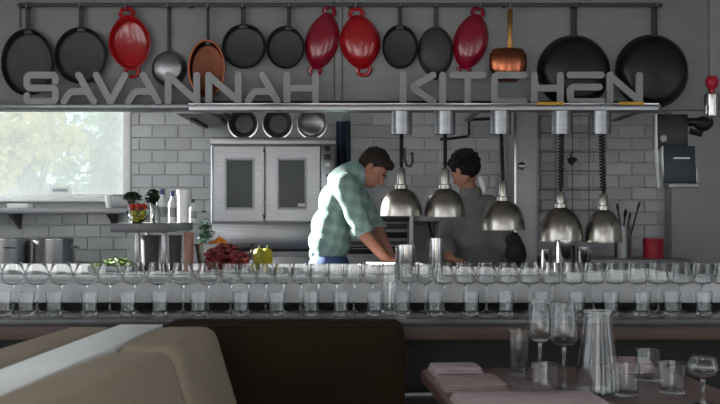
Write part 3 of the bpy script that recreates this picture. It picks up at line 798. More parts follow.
for lay, (z, n, rr, kind) in enumerate(((0.022, 3, 0.021, 'lime'), (0.052, 4, 0.029, 'lime'), (0.084, 4, 0.029, 'tomato'))):
    wh = ('at the bottom of the glass bowl', 'at mid height in the glass bowl', 'on top of the glass bowl')[lay]
    for k in range(n):
        a = k * 2 * PI / n + lay * 0.7 + 0.5
        fruit('lime' if kind == 'lime' else 'tomato', ('%s %s, %s' % ('yellow green lime' if kind == 'lime' else 'red tomato', wh, ('nearest the window', 'nearest the oven', 'at its back', 'at its front')[k])), 'fruit', (fx + rr * math.cos(a), fy + rr * math.sin(a), s_top + z), 0.0185, M[kind], 'fruit in the glass bowl')
# dark green herb bunches behind the bowl
def leaf_clump(name, label, px, py, Y, zb, wpx, hpx, m, seed, n=60, cat='herbs', lsz=0.016):
    rnd = random.Random(seed)
    c = at(px, py, Y); w_, h_ = wpx / 2 / F * Y, hpx / F * Y
    t = thing(name, label, cat, (c.x, Y, zb))
    b = MB()
    for k in range(7):
        b.tube([(c.x + rnd.uniform(-0.3, 0.3) * w_, Y + rnd.uniform(-0.3, 0.3) * w_, zb + 0.0005), (c.x + rnd.uniform(-0.7, 0.7) * w_, Y + rnd.uniform(-.5, .5) * w_, zb + (c.z - zb) * 1.0)], 0.003, 5)
    b.build('stalks', m, t)
    b = MB()
    for k in range(n):
        q = Vector((rnd.gauss(0, 0.45) * w_, rnd.gauss(0, 0.4) * w_, rnd.gauss(0, 0.28) * h_))
        rot = Matrix.Rotation(rnd.uniform(0, 6.3), 3, 'Z') @ Matrix.Rotation(rnd.uniform(-1, 1), 3, 'X')
        s_ = lsz * rnd.uniform(0.7, 1.3)
        prof = [(-1, 0, 0), (-0.4, 0.5, 0.15), (0.4, 0.45, 0.1), (1, 0, -0.2), (0.4, -0.45, 0.1), (-0.4, -0.5, 0.15), (0, 0, 0)]
        b.add([c + q + rot @ (Vector(p) * s_) for p in prof], [[0, 1, 6], [1, 2, 6], [2, 3, 6], [3, 4, 6], [4, 5, 6], [5, 0, 6]], True)
    f = b.build('leaves', m, t); f['kind'] = 'stuff'
    return t
leaf_clump('herb_bunch', 'dark green herb bunch rising behind the fruit bowl', 132, 197, SY0 + 0.24, s_top, 15, 8, M['dark_leaf'], 2, 120, lsz=0.018)
leaf_clump('herb_bunch', 'dark green herb bunch between the fruit bowl and the bottles', 153, 199, SY0 + 0.27, s_top, 13, 12, M['dark_leaf'], 4, 130, lsz=0.018)
# bottles and tubs on the overshelf
def bottle(name, label, px, ytop, Y, r, m, capm, lean=0.0, z=None):
    zb = s_top if z is None else z
    x = at(px, 0, Y).x; h = at(0, ytop, Y).z - zb
    t = thing(name, label, 'bottle', (x, Y, zb), 'bottles on the overshelf')
    T = Matrix.Translation((x, Y, zb))
    MB().lathe([(0, 0.0005), (r, 0.0005), (r, h * 0.6), (r * 0.45, h * 0.76), (r * 0.4, h * 0.84), (0, h * 0.84)], 18, T).build('body', m, t)
    MB().lathe([(0, h * 0.842), (r * 0.5, h * 0.842), (r * 0.46, h), (0, h)], 14, T).build('cap', capm, t)
    MB().lathe([(r + 0.0008, h * 0.18), (r + 0.0008, h * 0.48), (r + 0.0002, h * 0.48), (r + 0.0002, h * 0.18), (r + 0.0008, h * 0.18)], 18, T).build('label_band', M['steel_soft'], t)
    t.rotation_euler = (0, lean, 0)
bottle('sauce_bottle', 'pale bottle with a dark blue cap on the overshelf, left of its twin', 162, 189, SY0 + 0.2, 0.022, M['white'], M['blue'])
bottle('sauce_bottle', 'pale bottle with a dark blue cap beside the white tub', 172.5, 191, SY0 + 0.32, 0.022, M['white'], M['blue'])
bottle('spray_bottle', 'small white bottle with teal cap right of the white tub', 193, 199, SY0 + 0.45, 0.02, M['white'], M['green_plastic'])
bottle('sauce_bottle', 'leaning clear steel shaker in front of the blue capped bottles', 157, 202, SY0 + 0.07, 0.016, M['steel'], M['chrome'])
y = SY0 + 0.5
x = at(183.5, 0, y).x; r = 6.6 / F * y; h = at(0, 190, y).z - s_top
wtb = thing('white_tub', 'tall white plastic tub on the overshelf lit by the daylight', 'tub', (x, y, s_top))
MB().lathe([(0, 0), (r * 0.85, 0), (r * 0.93, h * 0.86), (0, h * 0.86)], 24, Matrix.Translation((x, y, s_top))).build('body', M['white'], wtb)
MB().lathe([(0, h * 0.862), (r, h * 0.862), (r, h), (0, h)], 24, Matrix.Translation((x, y, s_top))).build('lid', M['white'], wtb)
# below the overshelf
def tub(name, label, px0, px1, ytop, Y, m, z=PZ, taper=0.85, cat='tub', group=None, content=None):
    x = ((px0 + px1) / 2 - CX) / F * Y; r = (px1 - px0) / 2 / F * Y; h = at(0, ytop, Y).z - z
    t = thing(name, label, cat, (x, Y, z), group)
    T = Matrix.Translation((x, Y, z))
    MB().lathe([(0, 0), (r * taper, 0), (r, h), (r - 0.003, h), (r * taper - 0.003, 0.004), (0, 0.004)], 24, T).build('body', m, t)
    MB().lathe([(r - 0.004, h - 0.002), (r + 0.004, h - 0.002), (r + 0.004, h + 0.004), (r - 0.004, h + 0.004), (r - 0.004, h - 0.002)], 24, T).build('rim', m, t)
    return t, x, r, h
tub('dark_tub', 'dark grey round tub below the overshelf, left one', 141, 161, 236, 5.25, M['tub_dark'], group='tubs below the overshelf')
tub('dark_tub', 'dark grey round tub below the overshelf, right one', 169, 182, 236, 5.22, M['tub_dark'], group='tubs below the overshelf')
tub('clay_tub', 'clay coloured tub right of the overshelf legs', 184, 194, 233, 5.2, M['clay'])
leaf_clump('green_sprigs', 'dark green sprigs standing between the overshelf and the oven', 205, 233, 5.75, PZ, 16, 22, M['green_plastic'], 11, 90)
# lettuce tray
a, c_ = at(92, 262, 5.15), at(134, 258, 5.15)
tr = thing('steel_tray', 'shallow steel tray of lettuce at left on the pass counter', 'tray', ((a.x + c_.x) / 2, 5.2, PZ))
b = MB(); b.bb((a.x, 5.08, PZ + 0.0005), (c_.x, 5.36, PZ + 0.006)); b.build('tray_base', M['steel'], tr, bevel=0.002)
for q in (((a.x, 5.08), (a.x + 0.004, 5.36)), ((c_.x - 0.004, 5.08), (c_.x, 5.36)), ((a.x + .0045, 5.08), (c_.x - .0045, 5.084)), ((a.x + .0045, 5.356), (c_.x - .0045, 5.36))):
    b = MB(); b.bb((q[0][0], q[0][1], PZ + 0.0065), (q[1][0], q[1][1], PZ + 0.03)); b.build('tray_side', M['steel'], tr)
rnd = random.Random(21)
b = MB()
for k in range(170):
    u, v = rnd.uniform(-1, 1), rnd.uniform(-1, 1)
    hgt = 0.055 * max(0, 1 - (u * u + v * v) * 0.75)
    p = Vector(((a.x + c_.x) / 2 + u * 0.095, 5.22 + v * 0.12, PZ + 0.012 + rnd.random() * hgt))
    rot = Matrix.Rotation(rnd.uniform(0, 6.3), 3, 'Z') @ Matrix.Rotation(rnd.uniform(-0.9, 0.9), 3, 'X')
    s_ = rnd.uniform(0.018, 0.032)
    prof = [(-1, 0, 0.2), (-0.5, 0.55, 0.25), (0.4, 0.5, 0.0), (1, 0, 0.15), (0.4, -0.5, 0.0), (-0.5, -0.55, 0.25), (0, 0, 0)]
    b.add([p + rot @ (Vector(q) * s_) for q in prof], [[0, 1, 6], [1, 2, 6], [2, 3, 6], [3, 4, 6], [4, 5, 6], [5, 0, 6]], True)
o = b.build('lettuce_leaves', M['leaf']); o['kind'] = 'stuff'; tag(o, 'heap of green lettuce leaves in the steel tray', 'lettuce')
# tubs of cut food
def food_tub(name, label, px0, px1, py0, Y, dep, m, taper=0.03):
    a, c_ = at(px0, py0, Y), at(px1, py0, Y)
    t = thing(name, label, 'tub', ((a.x + c_.x) / 2, Y + dep / 2, PZ))
    z0, z1 = PZ + 0.0005, a.z
    X0, X1, Y0, Y1 = a.x, c_.x, Y, Y + dep
    th = 0.004
    def ring(o_, z): return [(X0 + o_, Y0 + o_, z), (X1 - o_, Y0 + o_, z), (X1 - o_, Y1 - o_, z), (X0 + o_, Y1 - o_, z)]
    vs = ring(taper, z0) + ring(0, z1) + ring(th, z1) + ring(taper + th, z0 + th)
    fs = [[3, 2, 1, 0]]
    for k in range(4):
        j = (k + 1) % 4
        fs += [[k, j, 4 + j, 4 + k], [4 + k, 4 + j, 8 + j, 8 + k], [8 + k, 8 + j, 12 + j, 12 + k]]
    fs.append([12, 13, 14, 15])
    b = MB(); b.add(vs, fs); b.build('body', m, t)
    b = MB()
    for s_ in (((X0 - .006, Y0 - .006), (X1 + .006, Y0)), ((X0 - .006, Y1), (X1 + .006, Y1 + .006)), ((X0 - .006, Y0), (X0, Y1)), ((X1, Y0), (X1 + .006, Y1))):
        b.bb((s_[0][0], s_[0][1], z1 - 0.006), (s_[1][0], s_[1][1], z1))
    b.build('rim', m, t)
    return X0, X1, Y0, Y1, z1
def heap(name, label, X0, X1, Y0, Y1, zb, zt, m, seed, n, sz, cat):
    rnd = random.Random(seed); b = MB()
    for k in range(n):
        u, v = rnd.uniform(-1, 1), rnd.uniform(-1, 1)
        hh = zb + sz * 0.7 + (zt - zb - sz) * rnd.random() * (1 - 0.5 * max(abs(u), abs(v)) ** 2)
        b.ell(((X0 + X1) / 2 + u * (X1 - X0) / 2 * 0.86, (Y0 + Y1) / 2 + v * (Y1 - Y0) / 2 * 0.86, hh), (sz * rnd.uniform(.7, 1.3), sz * rnd.uniform(.6, 1), sz * rnd.uniform(.5, .8)), Matrix.Rotation(rnd.uniform(0, 3), 3, 'Z') @ Matrix.Rotation(rnd.uniform(-.6, .6), 3, 'Y'), 8, 5)
    o = b.build(name, m); o['kind'] = 'stuff'; tag(o, label, cat)
q = food_tub('clear_tub', 'clear rectangular tub of dark red food before the oven', 195, 251.5, 244, 5.05, 0.22, M['tub'], 0.02)
heap('red_food_pieces', 'heap of dark red cut food in the clear tub', q[0] + .028, q[1] - .028, q[2] + .028, q[3] - .028, PZ + 0.006, q[4] + 0.004, M['red_food'], 5, 170, 0.022, 'food')
q = food_tub('white_food_tub', 'white rectangular tub of orange food behind the clear tub', 203, 228, 244, 5.4, 0.2, M['white'], 0.012)
heap('orange_food_pieces', 'heap of orange cut food in the white tub', q[0] + .02, q[1] - .02, q[2] + .02, q[3] - .02, PZ + 0.03, q[4] + 0.05, M['orange_food'], 6, 90, 0.018, 'food')
# yellow peppers
for i, (px, py, m_, lb) in enumerate(((259, 258, 'lime', 'greenish yellow pepper standing right of the clear tub'), (266.5, 256, 'yellow', 'bright yellow pepper standing right of the greenish one'))):
    Y = 5.15; x = at(px, 0, Y).x; r = 5.4 / F * Y
    t = thing('pepper', lb, 'vegetable', (x, Y + 0.02 * i, PZ), 'peppers by the clear tub')
    h = at(0, 248, Y).z - PZ
    b = MB(); prof = [(0, 0.003), (r * 0.4, 0.0005), (r * 0.68, h * 0.08), (r * 0.85, h * 0.25), (r * 0.96, h * 0.45), (r, h * 0.65), (r * 0.94, h * 0.8), (r * 0.78, h * 0.92), (r * 0.55, h * 0.97), (r * 0.3, h * 0.94), (0, h * 0.88)]
    b.lathe(prof, 20, Matrix.Translation((x, Y + 0.02 * i, PZ)))
    for v in b.v:
        a = math.atan2(v.y - Y - 0.02 * i, v.x - x); k = 1 + 0.1 * math.cos(4 * a)
        v.x = x + (v.x - x) * k; v.y = Y + 0.02 * i + (v.y - Y - 0.02 * i) * k
    b.build('flesh', M[m_], t)
    MB().tube([(x, Y + 0.02 * i, PZ + h * 0.87), (x + 0.004, Y + 0.02 * i, PZ + h * 1.1)], [0.006, 0.004], 6).build('stem', M['leaf'], t)

# ------------------------------------------------------------------ lamp rail and heat lamps
LY = 5.35
def lp(px, py): return at(px, py, LY)
lr = thing('lamp_rail', 'long steel rail carrying the five heat lamps', 'rail', (at(422, 0, LY).x, LY, lp(0, 112).z))
xa, xb = lp(190, 0).x, lp(656, 0).x
b = MB(); b.bb((xa, LY - 0.06, lp(0, 105.8).z), (xb, LY + 0.03, lp(0, 104).z)); b.build('top_lip', M['chrome'], lr, bevel=0.002)
b = MB(); b.bb((xa, LY - 0.045, lp(0, 111.5).z), (xb, LY + 0.06, lp(0, 105.8).z - 0.0003)); b.build('beam', M['steel'], lr, bevel=0.004)
for px in (200, 345, 480, 645):
    x = lp(px, 0).x
    b = MB(); b.bb((x - 0.02, LY + 0.0605, lp(0, 110).z), (x + 0.02, BY - 0.0005, lp(0, 107.5).z)); b.build('bracket_arm', M['steel_soft'], lr)
LAMPS = [
    (401.5, 403, 401.3, 168, 188, 215, 20.9, False, 'leftmost domed heat lamp, hanging by the plaid shirted cook'),
    (445, 444, 445.2, 168, 188, 216, 20.9, False, 'domed heat lamp hanging before the head of the grey jacketed cook'),
    (500.5, 501, 503, 181, 200, 229, 22, False, 'domed heat lamp hanging before the tall steel cabinet'),
    (561.5, 560, 560.8, 192, 207, 240, 22, True, 'low hanging wide heat lamp on a coiled cord above the wide canister'),
    (600.5, 600, 603.4, 194, 209, 241, 18.6, True, 'rightmost heat lamp on a coiled cord before the utensil pot'),
]
beam_z = lp(0, 111.5).z
for (cxp, cordp, dxp, yn, yd, yr, rp, coil, label) in LAMPS:
    x = lp(dxp, 0).x; zn, zd, zr = lp(0, yn).z, lp(0, yd).z, lp(0, yr).z; r = rp / F * LY
    t = thing('heat_lamp', label, 'lamp', (x, LY, zr), 'heat lamps over the pass')
    cxw = lp(cxp, 0).x; T = Matrix.Translation((cxw, LY, 0))
    zc0, zc1 = lp(0, 134.5).z, beam_z - 0.0005
    rc_ = 10.5 / F * LY
    MB().lathe([(0, zc1), (rc_, zc1), (rc_, zc0), (rc_ - 0.003, zc0), (rc_ - 0.003, zc1 - 0.01), (0, zc1 - 0.01)], 28, T).build('cord_reel', M['steel'], t)
    # cord
    pts = []
    z1, z0 = zc1 - 0.011, zn - 0.004
    if coil:
        n = 26; 
        for k in range(n * 10 + 1):
            f = k / (n * 10); a = 2 * PI * n * f
            rr = 0.0135 * min(1, f * 12, (1 - f) * 12 + 0.05)
            pts.append((cxw + (x - cxw) * f + rr * math.cos(a), LY + rr * math.sin(a), z1 + (z0 - z1) * f))
        MB().tube(pts, 0.0042, 6).build('coiled_cord', M['rubber'], t)
    else:
        n = 20
        for k in range(n * 8 + 1):
            f = k / (n * 8); a = 2 * PI * n * f
            rr = 0.005 * min(1, f * 12, (1 - f) * 12)
            pts.append((cxw + (x - cxw) * f + rr * math.cos(a), LY + rr * math.sin(a), z1 + (z0 - z1) * f))
        MB().tube(pts, 0.0075, 6).build('cord', M['rubber'], t)
    T = Matrix.Translation((x, LY, 0))
    rn = 5.2 / F * LY
    MB().lathe([(0, zn), (rn * 0.55, zn), (rn * 0.8, zn - 0.012), (rn * 0.85, zd + 0.02), (rn * 1.25, zd + 0.016), (rn * 1.3, zd - 0.004), (0, zd - 0.004)], 24, T).build('neck', M['shade'], t)
    hh = zd - zr
    prof = []
    for k in range(13):
        a = k / 12 * PI / 2
        prof.append((max(rn * 1.15, r * math.sin(a) ** 0.92), zr + hh * (math.cos(a) ** 0.9 if k < 12 else 0)))
    prof[-1] = (r, zr)
    ins = [(q - 0.003, z - 0.003) for q, z in prof]; ins[-1] = (r - 0.003, zr)
    MB().lathe(prof + [(r + 0.003, zr - 0.001), (r + 0.003, zr - 0.005), (r - 0.003, zr - 0.005)] + ins[::-1], 40, T).build('shade', M['shade'], t)
    MB().lathe([(0, zd - 0.005), (0.014, zd - 0.005), (0.016, zd - 0.03), (0.036, zd - 0.07), (0.04, zd - 0.09), (0.03, zd - 0.108), (0, zd - 0.112)], 20, T).build('heat_bulb', M['white'], t)
# dangling loop of the first lamp's cord end
hl = thing('black_hook', 'black curled hook on the leftmost lamp cord', 'hook', lp(406, 160))
MB().tube([lp(404.6, 148), lp(405, 160), lp(407, 166), lp(410.5, 166.5), lp(412.5, 162), lp(412, 155)], 0.0068, 8).build('curl', M['black'], hl)
MB().ell(lp(412, 154), (0.009, 0.009, 0.011), None, 10, 6).build('tip', M['black'], hl)
# amber strips on the trim
for i, (a_, c_, lb) in enumerate(((535, 562, 'amber plastic strip on the rail under the letter H of the second word'), (616, 641, 'amber plastic strip on the rail under the last letter N'))):
    z = lp(0, 104).z + 0.0005
    t = thing('amber_strip', lb, 'strip', (lp((a_ + c_) / 2, 0).x, LY - 0.03, z))
    b = MB(); b.bb((lp(a_, 0).x, LY - 0.058, z), (lp(c_, 0).x, LY - 0.01, z + 0.004)); b.build('flat', M['yellow_strip'], t)
    b = MB(); b.bb((lp(a_, 0).x, LY - 0.064, z - 0.012), (lp(c_, 0).x, LY - 0.0605, z + 0.004)); b.build('lip', M['yellow_strip'], t)

# ------------------------------------------------------------------ standing letters
def arc(pts, n=5, r=4.0):
    """round the corners of a polyline (picture units)"""
    out = [Vector(pts[0])]
    for i in range(1, len(pts) - 1):
        a, p, c_ = Vector(pts[i - 1]), Vector(pts[i]), Vector(pts[i + 1])
        d1, d2 = (a - p), (c_ - p)
        k = min(r, d1.length * 0.49, d2.length * 0.49)
        s, e = p + d1.normalized() * k, p + d2.normalized() * k
        for j in range(n + 1):
            t = j / n
            out.append(s * (1 - t) ** 2 + p * 2 * t * (1 - t) + e * t ** 2)
    out.append(Vector(pts[-1]))
    return out
GY = 5.83
def stroke(b, pts, hw, dy):
    """a flat bar with round ends following a polyline"""
    n = len(pts); L = []; R = []
    for i, p in enumerate(pts):
        t = (pts[min(n - 1, i + 1)] - pts[max(0, i - 1)]).normalized(); nn = Vector((-t.y, t.x))
        if 0 < i < n - 1:
            t1 = (pts[i] - pts[i - 1]).normalized(); nn1 = Vector((-t1.y, t1.x)); k = 1 / max(0.55, nn.dot(nn1))
        else: k = 1
        L.append(p + nn * hw * k); R.append(p - nn * hw * k)
    def capp(p, t):
        nn = Vector((-t.y, t.x)); return [p + (nn * math.cos(a) + t * math.sin(a)) * hw for a in (0.45, 0.9, 1.35, 1.8, 2.25, 2.7)]
    t0 = (pts[0] - pts[1]).normalized(); t1 = (pts[-1] - pts[-2]).normalized()
    loop_a = L; loop_b = R
    def wv(p, y): q = at(p.x, p.y, GY); return Vector((q.x, y, q.z))
    y0, y1 = GY - 0.012 - dy, GY + 0.012 + dy
    vs = []; fs = []
    for i in range(n): vs += [wv(L[i], y0), wv(R[i], y0), wv(L[i], y1), wv(R[i], y1)]
    for i in range(n - 1):
        a, c_ = 4 * i, 4 * i + 4
        fs += [[a, a + 1, c_ + 1, c_], [a + 2, c_ + 2, c_ + 3, a + 3], [a, c_, c_ + 2, a + 2], [a + 1, a + 3, c_ + 3, c_ + 1]]
    for (i, t) in ((0, t0), (n - 1, t1)):
        cp_ = capp(pts[i], t)
        first, last = (R[i], L[i]) if t is t1 else (L[i], R[i])
        # cap polygon from one side to the other
        nn = Vector((-t.y, t.x))
        ring = [pts[i] + nn * hw] + cp_ + [pts[i] - nn * hw]
        k0 = len(vs); m_ = len(ring)
        vs += [wv(p, y0) for p in ring] + [wv(p, y1) for p in ring]
        fs += [[k0 + j for j in range(m_)], [k0 + m_ + j for j in range(m_)][::-1]]
        for j in range(m_ - 1): fs.append([k0 + j, k0 + m_ + j, k0 + m_ + j + 1, k0 + j + 1])
    b.add(vs, fs)
def letter(ch, strokes, label):
    xs = [p[0] for s in strokes for p in s]
    b = MB()
    for i, s in enumerate(strokes): stroke(b, arc(s, 4, 4.5) if len(s) > 2 else [Vector(p) for p in s], 3.35, 0.0004 * i)
    lo = min(v.z for v in b.v)
    for v in b.v: v.z += lz + 0.0004 - lo
    o = b.build('sign_letter', M['letter'], None, origin=Vector((at(sum(xs) / len(xs), 0, GY).x, GY, lz)))
    o2 = o.data
    for v in o2.vertices: v.co -= Vector((0, 0, 0))
    tag(o, label, 'letter', 'standing grey sign letters above the pass')
    return o
# build() keeps world coordinates for a top-level mesh; letters get their own origin
_old = MB.build
def _build(s, name, m, parent=None, bevel=0, seg=2, origin=None):
    if parent is None and origin is not None:
        me = s.mesh(name, bevel, seg, origin); return link(name, me, m, None, origin)
    return _old(s, name, m, parent, bevel, seg, origin)
MB.build = _build
t_, m_, b_ = 75.5, 88.5, 102.0
def A_(x0): return [[(x0 + 18, t_), (x0 + 33, b_)], [(x0 + 3.5, b_), (x0 + 9.5, 92), (x0 + 26, 92)]]
def N_l(x0, x1): return [[(x0, b_), (x0, t_)], [(x0 + 0.5, t_ + 1), (x1 - 0.5, b_ - 1)], [(x1, t_), (x1, b_)]]
letter('S', [[(56, 82), (56, t_), (27.5, t_), (27.5, 88.5), (56, 88.5), (56, b_), (27.5, b_), (27.5, 96)]], 'grey standing letter S at the left end of the sign')
letter('A', A_(61), 'grey standing letter A second in the sign, after the S')
letter('V', [[(96.5, t_), (111, b_)], [(111, b_), (125.5, t_)]], 'grey standing letter V third in the sign, below the left red braiser')
letter('A', A_(125.5), 'grey standing letter A fourth in the sign, right of the V')
letter('N', N_l(168.5, 197), 'grey standing letter N before the steel saucepan and copper pan')
letter('N', N_l(209, 238.5), 'grey standing letter N right of the copper pan')
letter('A', A_(244.5), 'grey standing letter A under the middle black skillets')
letter('H', [[(287, t_), (287, b_)], [(315.5, t_), (315.5, b_)], [(287, m_), (315.5, m_)]], 'grey standing letter H ending the first word of the sign')
letter('K', [[(403, t_), (403, b_)], [(433, t_), (411.5, 87.5), (433, b_)]], 'grey standing letter K opening the second word of the sign')
letter('I', [[(442.5, t_), (442.5, b_)]], 'grey standing letter I after the K')
letter('T', [[(452, t_), (483, t_)], [(467.5, t_), (467.5, b_)]], 'grey standing letter T under the right red braiser')
letter('C', [[(524, t_), (494, t_), (494, b_), (524, b_)]], 'grey standing letter C under the copper pot')
letter('H', [[(534, t_), (534, b_)], [(560, t_), (560, b_)], [(534, m_), (560, m_)]], 'grey standing letter H before the left large wok')
letter('E', [[(569.5, t_), (601, t_)], [(599, 87.5), (570, 87.5), (570, b_), (601, b_)]], 'grey standing letter E made of a bar above a bracket')
letter('N', N_l(609.5, 639), 'grey standing letter N ending the sign before the right wok')

# ------------------------------------------------------------------ pan rail and hanging pans
rail_z = at(0, 4.5, 5.93).z
prl = thing('pan_rail', 'dark bar along the bulkhead top that the pans hang from', 'rail', (at(336, 0, 5.93).x, 5.93, rail_z))
b = MB(); b.bb((at(18, 0, 5.93).x, 5.922, rail_z - 0.012), (at(662, 0, 5.93).x, 5.938, rail_z + 0.008)); b.build('bar', M['tub_dark'], prl, bevel=0.002)
for px in (19, 190, 350, 505, 661):
    x = at(px, 0, 5.93).x; b = MB(); b.bb((x - 0.012, 5.9385, rail_z - 0.01), (x + 0.012, BY - 0.0005, rail_z + 0.006)); b.build('bracket', M['tub_dark'], prl)
PY = 5.95
pu = PY / F
def hang_hook(t, x, z_top):
    MB().tube([(x, 5.93, rail_z + 0.012), (x, 5.915, rail_z + 0.006), (x, 5.912, rail_z - 0.015), (x, 5.914, z_top - 0.002), (x, 5.925, z_top - 0.008)], 0.0035, 6).build('hook', M['steel_soft'], t)
def pan(name, label, cx, cy, rx, ry, handle_x, hy_top, m, m_in=None, facing=1, deep=0.05, hw=4.0, bottom_tab=False, hm=None, group='hanging pans'):
    """flat pan hung on the bulkhead: facing 1 shows the hollow inside, -1 its outside"""
    c = at(cx, cy, PY)
    X, Z = c.x, c.z
    rX, rZ = rx * pu, ry * pu
    t = thing(name, label, 'pan', (X, PY, Z - rZ), group)
    # lathe axis along y; local z -> -y (towards the camera)
    back = BY - 0.004
    Mx = Matrix.Translation((X, back, Z)) @ Matrix.Rotation(PI / 2, 4, 'X') @ Matrix.Diagonal((rX, rZ, 1, 1))
    if facing > 0:
        prof = [(0, 0), (0.86, 0), (0.92, 0.006), (0.98, deep - 0.004), (1.0, deep), (0.99, deep + 0.003), (0.965, deep), (0.91, 0.014), (0.87, 0.008), (0.8, 0.006), (0, 0.006)]
    else:
        prof = [(0, deep + 0.003), (0.72, deep), (0.84, deep - 0.01), (0.93, deep * 0.55), (0.97, 0.012), (1.0, 0.008), (1.0, 0.0), (0.95, 0.0), (0.9, deep * 0.5), (0.8, deep - 0.014), (0.7, deep - 0.004), (0, deep - 0.001)]
    MB().lathe(prof, 44, Mx).build('body', m, t)
    if handle_x is not None:
        hx = at(handle_x, 0, PY).x; zt = at(0, hy_top, PY).z; zb_ = Z + rZ * 0.93
        yb = back - (deep * 0.75 if facing > 0 else 0.012)
        w_ = hw * pu
        zl = zt - 0.03
        b = MB()
        # flat bar handle that splits into an eye at the top
        ol = [(hx - w_ * 0.95, zb_ - 0.015), (hx - w_ * 0.45, zb_ + 0.02), (hx - w_ * 0.42, zl), (hx - w_ * 0.62, zl + 0.012), (hx - w_ * 0.5, zt), (hx + w_ * 0.5, zt), (hx + w_ * 0.62, zl + 0.012), (hx + w_ * 0.42, zl), (hx + w_ * 0.45, zb_ + 0.02), (hx + w_ * 0.95, zb_ - 0.015)]
        b.prism(ol, yb - 0.008, yb + 0.004)
        hd = b.build('handle', hm or m, t, bevel=0.002)
        b = MB(); b.lathe([(0, 0), (w_ * 0.28, 0), (w_ * 0.28, 0.0015), (0, 0.0015)], 12, Matrix.Translation((hx, yb - 0.0085, zl + 0.012)) @ Matrix.Rotation(PI / 2, 4, 'X')); b.build('eye', M['void'], hd)
        hang_hook(t, hx, zl + 0.012)
    if bottom_tab:
        b = MB(); b.prism([(X - 0.02, Z - rZ * 0.97), (X - 0.012, Z - rZ - 0.02), (X + 0.012, Z - rZ - 0.02), (X + 0.02, Z - rZ * 0.97)], back - 0.02, back - 0.008); b.build('helper_handle', m, t, bevel=0.003)
    return t
pan('skillet', 'large blue black skillet at the far left of the pans', 27.5, 62.5, 26.2, 33.5, 28, 6, M['iron'], deep=0.055, hw=5)
pan('skillet', 'dark round skillet between the large one and the left red braiser', 80.5, 55.5, 26.2, 28.5, 81, 5, M['iron'], facing=1, deep=0.05, hw=5)
pan('skillet', 'black skillet right of the oval copper pan', 244, 46.5, 22, 22.5, 243, 5, M['iron'], deep=0.05, hw=5)
pan('skillet', 'black skillet at the left of the two middle red braisers', 285.5, 47.5, 19, 21.5, 289, 5, M['iron'], deep=0.05, hw=4.5)
pan('skillet', 'black skillet right of the two middle red braisers', 400, 47, 18, 22, 400, 4, M['iron'], deep=0.05, hw=4.5)
pan('skillet', 'dark grey skillet showing its outside above the letter I', 436, 50.5, 18, 25, 436, 3, M['iron_grey'], facing=-1, deep=0.05, hw=4.5, bottom_tab=True)
pan('saucepan', 'pale steel saucepan base on a dark handle left of the oval copper pan', 168, 68, 17.5, 18.5, 168, 5, M['steel'], facing=-1, deep=0.07, hw=3.4, hm=M['iron'])
M['aged_copper'] = pm('aged_copper', (104,62,46), 0.4, metal=0.9, var=0.2, scale=9)
cop = pan('oval_copper_pan', 'oval copper pan with a bright rim on a dark handle', 207, 69, 18, 28.5, 208, 6, M['aged_copper'], facing=1, deep=0.06, hw=3.2, hm=M['iron'])
Mx = Matrix.Translation((at(207, 69, PY).x, BY - 0.004, at(207, 69, PY).z)) @ Matrix.Rotation(PI / 2, 4, 'X') @ Matrix.Diagonal((18 * pu, 28.5 * pu, 1, 1))
MB().lathe([(0.95, 0.0635), (1.02, 0.0635), (1.02, 0.067), (0.95, 0.067), (0.95, 0.0635)], 44, Mx).build('rim', M['copper'], cop)
pan('wok', 'large dark wok with a broad handle behind the letters H and E', 575, 70.5, 37, 36.5, 575, 4, M['wok'], facing=-1, deep=0.09, hw=7, hm=M['iron'])
pan('wok', 'large dark wok at the right end of the pans', 653.5, 71, 37, 37.5, 656, 2, M['wok'], facing=-1, deep=0.09, hw=6.5, hm=M['iron'])

def braiser(label, cx, cy, rx, ry, rot, m, facing):
    c = at(cx, cy, PY); X, Z = c.x, c.z; rX, rZ = rx * pu, ry * pu
    t = thing('red_braiser', label, 'pan', (X, PY, Z), 'hanging pans')
    back = BY - 0.004; deep = 0.06
    R = Matrix.Translation((X, back, Z)) @ Matrix.Rotation(rot, 4, 'Y')
    Mx = R @ Matrix.Rotation(PI / 2, 4, 'X') @ Matrix.Diagonal((rX, rZ, 1, 1))
    if facing > 0: prof = [(0, 0), (0.72, 0), (0.84, 0.008), (0.95, deep - 0.006), (1.0, deep - 0.003), (1.0, deep), (0.96, deep + 0.002), (0.92, deep - 0.004), (0.81, 0.014), (0.7, 0.007), (0, 0.007)]
    else: prof = [(0, deep + 0.004), (0.55, deep + 0.001), (0.74, deep - 0.008), (0.88, deep * 0.6), (0.96, 0.014), (1.0, 0.009), (1.0, 0.0), (0.94, 0.0), (0.86, deep * 0.55), (0.7, deep - 0.014), (0, deep - 0.002)]
    b = MB().lathe(prof, 48, Mx)
    Ri = R.inverted()
    for v in b.v:                                       # oval drawn in towards both ends
        q = Ri @ v; k = min(1.0, abs(q.z) / rZ); q.x *= 1 - 0.2 * k * k
        w_ = R @ q; v.x, v.y, v.z = w_.x, w_.y, w_.z
    b.build('body', m, t)
    yb = -(deep - 0.004) if facing > 0 else -0.01
    for s in (1, -1):
        pts = [R @ Vector((u * rX * 0.3, yb, s * (rZ * 0.95 + v * 0.044))) for u, v in ((-1, 0), (-1.0, 0.45), (-0.62, 0.93), (0, 1.0), (0.62, 0.93), (1.0, 0.45), (1, 0))]
        MB().tube(pts, [0.014, 0.0135, 0.0125, 0.012, 0.0125, 0.0135, 0.014], 8).build('loop_handle', m, t)
    top = R @ Vector((0, yb, rZ * 0.95 + 0.042))
    hang_hook(t, top.x, top.z)
braiser('red oval braiser at left, showing its bright inside', 130, 43, 21, 28, -0.09, M['red'], 1)
braiser('narrow dark red braiser tilted left in the middle of the pans', 322, 40, 17, 29, 0.24, M['red_dark'], -1)
